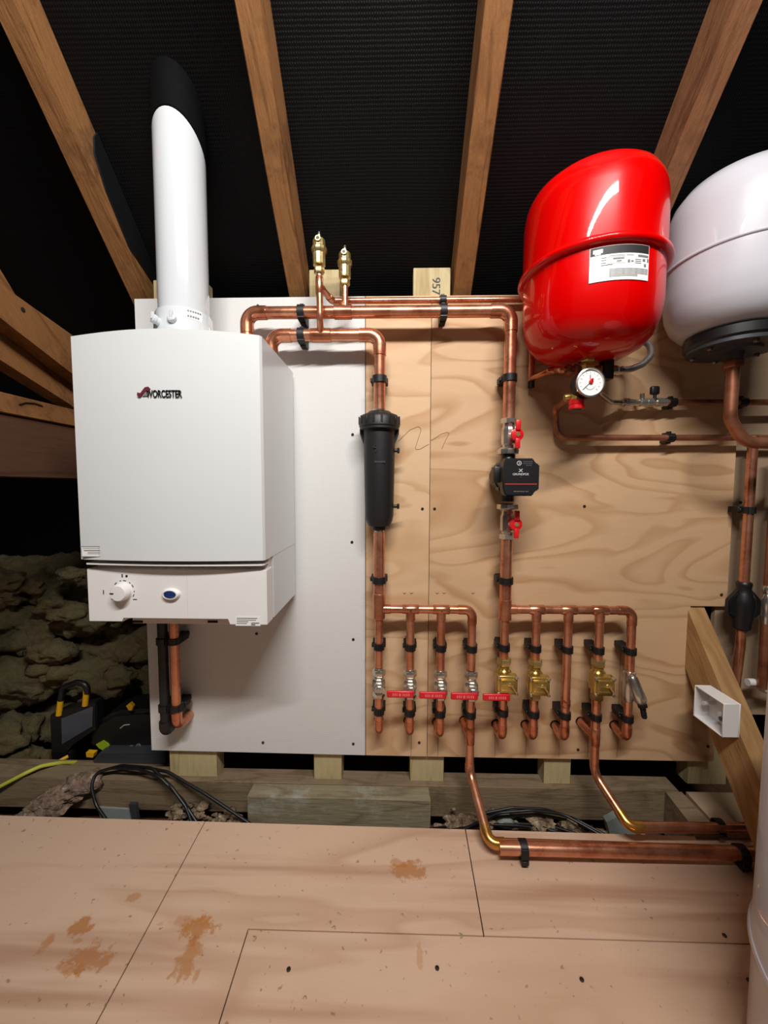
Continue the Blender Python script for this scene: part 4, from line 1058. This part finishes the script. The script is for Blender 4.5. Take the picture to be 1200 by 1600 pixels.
run(mf, [at(870,578,-.12), m0+Vector((-.004,0,0)), m0+Vector((.004,0,0))], .0076, ['b'])
bm = new(); cyl(bm, at(917,578,-.158), Vector((RC.x,RC.y+.01,K+.254)), .010, 16); hexn(bm, at(919,566,-.16), (0,0,1), .026, .014); obj('vessel_tail', bm, 'brass', mf)
bm = new(); cyl(bm, at(912,592,-.15), at(902,622,-.165), .0125, 18); hexn(bm, at(902,626,-.168), (0,0,1), .026, .016); lathe(bm, [(.008,0),(.008,.03)], at(904,619,-.165), (-1,.1,-.1), 16); obj('safety_valve_body', bm, 'brass', mf)
bm = new(); c = at(900.5,640,-.17); lathe(bm, [(.0150,0),(.0162,.002),(.0162,.009),(.0150,.010),(.0162,.011),(.0168,.020),(.014,.021)], c, (0,0,1), 14); obj('safety_cap', bm, 'red_plastic', mf, label='red ribbed cap', ang=25)
bm = new(); lathe(bm, [(.009,0),(.011,.003)], c-Vector((0,0,.003)), (0,0,1), 18); obj('cap_disc', bm, 'grey_plastic', mf)
# discharge pipe
yd = -.03
dp = thing('copper_pipework', at(880,680,yd), 'thin copper discharge pipe curving below the gauge and running right', 'copper pipe')
za = at(960,684,yd).z
run(dp, [at(893,621,-.155), at(869,637,-.06), at(868,650,yd), (at(871,650,yd).x, yd, za), (1.4, yd, za)], .0076, ['e','b','b'], 'copper_old')
clip((at(1047,685,yd).x,yd,za), 'x', .0076, -yd, 'black clip on the thin discharge pipe below the vessels')
# second thin pipe along y=628
y6 = -.03; z6 = at(1000,629,y6).z
fp_ = thing('filling_valve', at(1000,629,y6), 'chrome filling valve with a black knob right of the gauge', 'filling valve')
bm = new(); X0 = at(970,629,y6).x; X1_ = at(1038,629,y6).x
for (a, b, r_) in ((970,975,.0075),(975,981,.0115),(981,988,.009),(988,1000,.0080),(1000,1010,.0100),(1010,1018,.0115),(1018,1024,.0085),(1024,1034,.0120),(1034,1042,.009)):
    cyl(bm, (at(a,629,y6).x,y6,z6), (at(b,629,y6).x,y6,z6), r_, 18)
cyl(bm, (at(1004,629,y6).x,y6,z6), (at(1001,629,y6).x,y6-.004,z6+.022), .0055, 12)
obj('valve_body', bm, 'nickel', fp_)
bm = new(); c = Vector((at(1021,629,y6).x,y6-.004,z6+.012)); cyl(bm, c-Vector((0,0,.012)), c+Vector((0,0,.006)), .004, 12); box(bm, c+Vector((-.012,-.006,.006)), c+Vector((.010,.006,.028)), None, .005, 3); obj('valve_knob', bm, 'black_plastic', fp_, label='black knob')
p6 = thing('copper_pipework', (X1_,y6,z6), 'thin dark copper pipe running right from the filling valve behind the white vessel pipe', 'copper pipe')
run(p6, [(at(1042,629,y6).x,y6,z6), (1.4,y6,z6)], .0076, [], 'copper_old')
clip((at(1050,629,y6).x,y6,z6), 'x', .0076, -y6, 'black clip right beside the chrome filling valve')
clip((at(1160,629,y6).x,y6,z6), 'x', .0076, -y6, 'black clip behind the curved pipe of the white vessel')
# braided hose
hs = thing('braided_hose', at(1000,560,-.10), 'loop of braided steel hose emerging below the red vessel', 'hose')
bm = new(); H_ = [at(966,579,-.15), at(985,577,-.145), at(1003,570,-.135), at(1017,556,-.12), at(1016,540,-.10), at(1004,532,-.08), at(985,531,-.07), at(965,540,-.07)]
tube(bm, fillet(H_, .05, 5), .0072, 16); obj('hose_braid', bm, 'steel_braid', hs)
bm = new(); cyl(bm, at(956,579,-.15), at(972,578.5,-.148), .009, 14); hexn(bm, at(962,579,-.149), (1,0,.02), .018, .009); obj('hose_nut', bm, 'nickel', hs)
bm = new(); box(bm, at(943,592,-.165), at(951,566,-.140), None, .003, 2); obj('hose_lever', bm, 'black_plastic', hs, label='black lever beside the gauge')
h2 = thing('braided_hose', at(955,625,-.06), 'second steel hose curving from behind the gauge to the filling valve', 'hose')
bm = new(); tube(bm, fillet([at(928,600,-.14), at(938,615,-.09), at(955,628,-.05), (at(971,630,y6).x,y6,z6)], .06, 6), .006, 14); obj('hose_tube', bm, 'steel', h2)

# ---- right pipes
yr = -.045
xr = (at(1176,700,yr).x+at(1164,890,yr).x)/2
rp = thing('copper_pipework', (xr,yr,at(1160,1040,yr).z), 'vertical copper pipe at the right passing through the black capped coupling', 'copper pipe')
run(rp, [(xr,yr,za+.002), (xr,yr,at(1160,1010,yr).z), (xr-.008,yr+.0,at(1158,1085,yr).z)], R22, ['b'], 'copper')
clip((xr,yr,at(1170,797,yr).z), 'z', R22, -yr+.0125, 'black clip on the vertical pipe near the right edge')
cp = thing('capped_valve', (xr,yr,at(1160,985,yr).z), 'black winged insulated coupling on the right vertical pipe', 'coupling')
zz0 = lambda py: at(1163,py,yr).z
bm = new(); lathe(bm, [(.0135,zz0(984)),(.019,zz0(981)),(.021,zz0(968)),(.0235,zz0(962)),(.0265,zz0(945)),(.0245,zz0(934)),(.019,zz0(926)),(.0155,zz0(919)),(.017,zz0(914)),(.017,zz0(911)),(.0145,zz0(909))], (xr,yr,0), (0,0,1), 28); obj('coupling_body', bm, 'black_plastic', cp)
for s in (-1,1):
    bm = new(); prism(bm, [(xr+s*.015,yr-.008,zz0(920)), (xr+s*.041,yr-.008,zz0(937)), (xr+s*.041,yr-.008,zz0(958)), (xr+s*.033,yr-.008,zz0(963)), (xr+s*.018,yr-.008,zz0(966))], (0,.016,0)); bmesh.ops.bevel(bm, geom=list(bm.edges), offset=.003, segments=2, affect='EDGES'); obj('wing', bm, 'black_plastic', cp)
xq = at(1197,940,yr).x + .004
ev = thing('chrome_valve', (xq,yr,at(1195,970,yr).z), 'chrome valve cut by the right edge beside the black coupling', 'valve')
zq = lambda py: at(1195,py,yr).z
bm = new(); lathe(bm, [(.011,zq(974)),(.013,zq(968)),(.015,zq(960)),(.0125,zq(955)),(.016,zq(948)),(.0165,zq(938)),(.014,zq(932)),(.011,zq(928)),(.014,zq(924)),(.014,zq(918)),(.0115,zq(915))], (xq,yr,0), (0,0,1), 24); obj('valve_body', bm, 'nickel', ev)
e9 = thing('copper_pipework', (xq,yr,at(1195,1075,yr).z), 'dark copper pipe at the right edge above and below the chrome valve', 'copper pipe')
for a, b in ((1075,973),(916,700)):
    bm = new(); cyl(bm, (xq,yr,zq(a)), (xq,yr,zq(b)), R22, 20); obj('pipe_length', bm, 'copper_old', e9)
bm = new(); P = [at(1168,1066,-.03), at(1180,1066,-.03), at(1192,1076,-.03), at(1215,1084,-.03)]; tube(bm, fillet(P, .02, 5), .0095, 14); obj('sealant_bead', bm, 'sealant', label='lump of white plastic tape below the right edge pipe', cat='sealant')

# ------------------------------------------------------------ pipes under the boiler
yu = -.055
xa_, xb_ = at(258,1050,yu).x, at(274,1050,yu).x
xg = at(256,1050,yu).x
gp = thing('waste_pipe', (xg,yu,at(256,1140,yu).z), 'black condensate waste pipe under the boiler', 'waste pipe')
bm = new(); tube(bm, [(xg,yu,BB+.010), (xg,yu,at(256,1128,yu).z)], .0125, 20); obj('pipe_length', bm, 'black_filter', gp)
bm = new(); zz1 = at(256,1126,yu).z; tube(bm, fillet([(xg,yu,zz1), (xg,yu,at(256,1143,yu).z), (xg-.004,-.001,at(256,1143,yu).z+.004)], .016, 8), .0158, 20); obj('elbow', bm, 'black_filter', gp)
xh = at(274,1050,yu).x
cg = thing('copper_pipework', (xh,yu,at(274,1138,yu).z), 'copper gas pipe under the boiler beside the black waste pipe', 'copper pipe')
run(cg, [(xh,yu,BB+.010), (xh,yu,at(274,1136,yu).z), (xh+.006,-.001,at(274,1136,yu).z+.004)], .0122)
for k, py in enumerate((1001,1105)):
    clip((xg,yu,at(256,py,yu).z), 'z', .0125, -yu, 'black clip on the black waste pipe under the boiler, %s one' % ('upper','lower')[k])
    clip((xh,yu,at(274,py,yu).z), 'z', .0122, -yu, 'black clip on the copper gas pipe under the boiler, %s one' % ('upper','lower')[k])

# ------------------------------------------------------------ white cylinder at the right edge
hc = Vector((.672, -.64, 0)); HR = .2
hw = thing('water_cylinder', (hc.x,hc.y,0), 'white plastic clad cylinder standing at the right edge of the floor', 'water cylinder')
bm = new(); lathe(bm, [(HR-.004,.001),(HR-.003,.20),(HR+.001,.222),(HR+.003,.228),(HR+.0015,.234)], (hc.x,hc.y,0), (0,0,1), 96); obj('base_band', bm, 'white_tank', hw, ang=60)
bm = new(); lathe(bm, [(HR,.234),(HR-.001,.245),(HR-.002,.64),(HR-.03,.67),(.001,.68)], (hc.x,hc.y,0), (0,0,1), 96); obj('cylinder_jacket', bm, 'white_tank', hw, ang=60)

# ------------------------------------------------------------ cables
def cable(name, pts, r, mat, lab, cat='cable', R=.06, group=None):
    bm = new(); tube(bm, fillet(pts, R, 8), r, 12); return obj(name, bm, mat, label=lab, cat=cat, group=group)
Pz = lambda x, y, z=0.0: atz(x, y, z)
cable('cable', [at(172,1290,-.07), at(150,1258,-.045), at(142,1228,-.03), at(150,1207,-.01), at(175,1200,-.0), at(215,1201,-.01), at(250,1214,-.03), at(285,1250,-.05), at(312,1292,-.08)], .0042, 'black_cable', 'black cable looping over the sole plate at the left')
cable('cable', [at(150,1207,.005), at(190,1196,.01), at(238,1200,-.01), at(268,1230,-.04), at(290,1260,-.06), at(302,1292,-.08)], .0042, 'black_cable', 'black cable of the left loop lying inside the other one')
cable('cable', [at(225,1199,0), at(262,1206,-.01), at(320,1240,-.04), at(392,1288,-.075), at(420,1305,-.10)], .0042, 'black_cable', 'black cable slanting from the left loop to the grey timber block')
rc_ = [((672,1296),(720,1288),(760,1270),(800,1262),(850,1264),(900,1280),(960,1312)), ((676,1300),(730,1292),(780,1276),(840,1272),(900,1284),(955,1312)),
       ((690,1302),(745,1294),(800,1286),(860,1290),(930,1312)), ((720,1298),(780,1270),(830,1266),(880,1272),(945,1308)), ((700,1298),(760,1288),(810,1290),(870,1298),(905,1312))]
rl = ['topmost arching black cable in the floor gap at centre right','black cable just below the topmost arch in the floor gap','black cable low in the floor gap behind the floor pipe','black cable between the arching ones in the floor gap','lowest black cable in the floor gap near the floor edge']
for k, pp in enumerate(rc_):
    cable('cable', [at(x, y, -.035-.006*k - (.05 if (i in (0, len(pp)-1)) else 0)) for i, (x, y) in enumerate(pp)], .0036, 'black_cable', rl[k], group='black cables in the floor gap')
cable('power_cord', [at(-60,1254,-.04), at(0,1229,-.018), at(42,1207,-.006), at(64,1197,.02), at(92,1192,.05), at(124,1191,.10)], .0055, 'lime_cable', 'yellow green power cord leading to the work light at far left')

# ------------------------------------------------------------ loft debris and insulation
def blob(bm, c, r, sq=(1,1,1), amp=.25, sub=3, seed=0):
    rnd = random.Random(seed); ph = [Vector((rnd.uniform(-9,9), rnd.uniform(-9,9), rnd.uniform(-9,9))) for _ in range(3)]
    R = bmesh.ops.create_icosphere(bm, subdivisions=sub, radius=1)
    from mathutils import noise as mn
    for v in R['verts']:
        n = v.co.normalized()
        d = 1 + amp*(mn.noise(n*1.3+ph[0]) + .6*mn.noise(n*3+ph[1]) + .3*mn.noise(n*7+ph[2]))
        v.co = Vector((n.x*sq[0]*r*d, n.y*sq[1]*r*d, n.z*sq[2]*r*d)) + Vector(c)
bm = new()
clumps = [(20,960,.30,.14),(95,930,.34,.13),(150,930,.38,.13),(190,1010,.34,.14),(30,1060,.24,.13),(105,1040,.28,.12),(165,1060,.27,.12),(215,1090,.40,.12),(10,1150,.18,.10),(70,1130,.30,.11),(130,1120,.34,.12),(200,1150,.42,.10),
          (-60,1000,.3,.16),(-80,1120,.2,.14),(55,900,.40,.12),(10,905,.4,.13),(115,895,.46,.13),(-150,940,.4,.18),(180,900,.5,.14),(240,1000,.36,.15),(250,1100,.45,.13),(40,1190,.16,.07),(300,1050,.4,.2),(60,985,.3,.12)]
for i, (x, y, Y, r) in enumerate(clumps): blob(bm, at(x, y, Y), r*.78, (1.15,.8,.8), .5, 4, i)
for i in range(26): blob(bm, at(random.uniform(-40,235), random.uniform(885,1085), random.uniform(.20,.28)), random.uniform(.03,.06), (1.2,.8,.7), .6, 3, 100+i)
obj('mineral_wool', bm, 'mineral_wool', kind='stuff', label='dark heap of mineral wool insulation filling the far left corner', cat='insulation', ang=180)
bm = new()
for i in range(230):
    x = random.choice([random.uniform(262,350), random.uniform(680,1010), random.uniform(340,390)]); Yq = random.uniform(-.085,-.02)
    p = at(x, 1290, Yq); p.z = random.uniform(-.085,-.05) + (.018 if 690 < x < 820 or 270 < x < 320 else 0)
    blob(bm, p, random.uniform(.003,.010), (1.5,1,.7), .9, 2, 300+i)
for i in range(5):
    p = at([708,735,760,845,890][i], 1285, -.05); p.z = -.045; blob(bm, p, [.016,.022,.014,.018,.013][i], (1.8,1,.8), .6, 3, 600+i)
obj('rubble', bm, 'rubble', kind='stuff', label='crumbled mortar and stone rubble in the floor gap', cat='rubble', ang=60)
bm = new()
for i in range(60):
    t_ = random.random(); p = at(50+95*t_+random.uniform(-14,8), 1272-58*t_+random.uniform(-4,10), -.05+.05*t_); blob(bm, p, random.uniform(.010,.028), (1.5,1,.8), .5, 2, 700+i)
obj('insulation_tuft', bm, 'tuft', kind='stuff', label='pinkish tuft of torn insulation beside the left cable loop', cat='insulation', ang=60)
bm = new(); prism(bm, [at(x, y, -.05) for x, y in ((310-14,1298),(775,1292),(788,1283),(800,1284),(812,1300))][1:], (0,.03,0)); bmesh.ops.bevel(bm, geom=list(bm.edges), offset=.002, segments=1, affect='EDGES'); obj('stone', bm, 'slate_bit', label='pale broken stone among the cables in the floor gap', cat='stone')
bm = new(); prism(bm, [at(x, y, -.045) for x, y in ((948,1285),(965,1276),(990,1300),(1000,1312),(955,1312))], (0,.02,0)); obj('stone', bm, 'slate_bit', label='greenish slate fragment under the rear pipe elbow', cat='stone', smooth=False)
bm = new(); prism(bm, [at(x, y, -.03) for x, y in ((152,1262),(202,1265),(206,1290),(160,1290))], (0,.006,0)); obj('plastic_sheet', bm, 'slate_bit', label='scrap of grey sheet inside the left cable loop', cat='scrap', smooth=False)
bm = new(); prism(bm, [at(x, y, -.04) for x, y in ((201,1257),(212,1257),(215,1282),(206,1280))], (0,.01,0)); obj('strap_scrap', bm, 'dark_grey', label='dark curled strap scrap inside the left cable loop', cat='scrap', smooth=False)
# wood shavings on the floor
sh = None
SH = [(395,1467,.010,.4,'near the sawn corner'),(521,1451,.008,1.2,'left of centre at the board joint'),(718,1462,.010,.1,'at the centre of the board joint'),(476,1561,.007,1.5,'in the middle foreground'),(628,1430,.006,.9,'below the largest central stain'),(864,1339,.006,.3,'just in front of the floor pipe'),(893,1349,.008,1.9,'with foil glint before the floor pipe'),(925,1345,.008,.2,'right of the glinting one before the floor pipe'),(155,1543,.005,1,'at the far left foreground'),(420,1310,.006,.5,'by the floor edge near the cables'),(137,1572,.006,1.4,'at the bottom left corner'),(1020,1373,.005,.7,'at the right in front of the pipe'),(165,1571,.005,2,'beside the left long joint at the bottom'),(546,1372,.004,1.1,'behind the central stain')]
for x, y, s_, a_, lab in SH:
    if sh is None:
        bm = new(); n = 7
        A = [bm.verts.new((math.cos(t*.5-1.5)*1, math.sin(t*.5-1.5)*1-.0, .02)) for t in range(n)]; B = [bm.verts.new((math.cos(t*.5-1.5)*.62, math.sin(t*.5-1.5)*.62, .32)) for t in range(n)]
        for k in range(n-1): bm.faces.new((A[k],A[k+1],B[k+1],B[k]))
        sh = obj('wood_shaving', bm, 'stud_wood', origin=None); sh.modifiers.new('thick','SOLIDIFY').thickness = .08; o = sh
    else: o = copy_tree(sh)
    o.location = atz(x, y, .0006); o.scale = (s_*.7, s_*.5, s_*.5); o.rotation_euler = (0,0,a_)
    o['label'] = 'pale curled wood shaving on the floor ' + lab; o['category'] = 'wood shaving'; o['group'] = 'wood shavings on the floor'

# ------------------------------------------------------------ work light and tool bag
wl = thing('work_light', at(105,1200,.13), 'black and yellow portable work light standing before the insulation', 'work light')
bm = new(); P = [at(x, y, .12) for x, y in ((77,1118),(94,1110),(150,1097),(151,1140),(112,1163),(96,1190),(80,1190))]; prism(bm, P, (0,.035,0)); bmesh.ops.bevel(bm, geom=list(bm.edges), offset=.003, segments=2, affect='EDGES'); obj('light_housing', bm, 'black_plastic', wl)
bm = new(); P = [at(x, y, .1195) for x, y in ((97,1122),(146,1103),(145,1134),(98,1162))]; prism(bm, P, (0,-.003,0)); obj('light_glass', bm, 'lamp_glass', wl, label='grey glass panel')
for a, b in (((95,1092),(92,1117)),((135,1080),(133,1102))):
    bm = new(); cyl(bm, at(*a,.12), at(*b,.12), .0085, 14); obj('handle_post', bm, 'yellow_plastic', wl, label='yellow handle post')
bm = new(); tube(bm, fillet([at(95,1094,.12), at(98,1074,.12), at(120,1066,.12), at(137,1070,.12), at(136,1083,.12)], .02, 6), .009, 14); obj('carry_handle', bm, 'black_plastic', wl)
bm = new(); tube(bm, [at(60,1194,.10), at(72,1192,.10), at(84,1194,.09), at(106,1182,.12)], .0055, 10); tube(bm, [at(84,1194,.09), at(98,1201,.08)], .0055, 10); obj('stand_foot', bm, 'yellow_plastic', wl, label='yellow tubular foot')
bm = new(); box(bm, at(82,1196,.125), at(120,1165,.15), None, .004, 2); obj('stand_bracket', bm, 'black_plastic', wl)
tb = thing('tool_bag', at(195,1190,.12), 'black tool bag with a lime green patch behind the work light', 'tool bag')
bm = new(); P = [at(x, y, .13) for x, y in ((136,1160),(150,1130),(178,1114),(225,1110),(262,1116),(262,1176),(200,1177),(160,1174),(140,1168))]; prism(bm, P, (0,.12,0)); bmesh.ops.bevel(bm, geom=list(bm.edges), offset=.012, segments=3, affect='EDGES'); obj('bag_body', bm, 'black_filter', tb)
bm = new(); P = [at(x, y, .1295) for x, y in ((151,1162),(162,1156),(170,1161),(175,1172),(166,1173),(156,1168))]; prism(bm, P, (0,-.004,0)); obj('bag_patch', bm, 'lime_plastic', tb, label='lime green patch')
for x in (194,206,217):
    bm = new(); lathe(bm, [(.006,0),(.008,.001),(.008,.003),(.005,.003),(.005,.001)], at(x,1170-(x-194)*.22,.1285), (0,-1,0), 16); obj('bag_eyelet', bm, 'ink_grey', tb)
bm = new(); tube(bm, fillet([at(188,1138,.128), at(194,1133,.126), at(203,1132,.128)], .01, 4), .0016, 8); obj('bag_trim', bm, 'ink_light', tb)
bm = new(); P = [at(x, y, .12) for x, y in ((197,1103),(203,1098),(208,1104),(206,1110),(201,1110))]; prism(bm, P, (0,.01,0)); obj('bag_tab', bm, 'yellow_plastic', tb, label='yellow tab')
tcs = thing('tool_case', at(185,1205,.09), 'dark grey tool case lying under the black tool bag', 'tool case')
bm = new(); P = [at(x, y, .085) for x, y in ((136,1200),(152,1179),(262,1180),(262,1203),(200,1203))]; prism(bm, P, (0,.10,0)); bmesh.ops.bevel(bm, geom=list(bm.edges), offset=.006, segments=2, affect='EDGES'); obj('case_body', bm, 'dark_grey', tcs)
bm = new(); P = [at(x, y, .10) for x, y in ((134,1176),(147,1177),(145,1184),(135,1183))]; prism(bm, P, (0,.015,0)); obj('case_latch', bm, 'yellow_plastic', tcs, label='yellow latch')
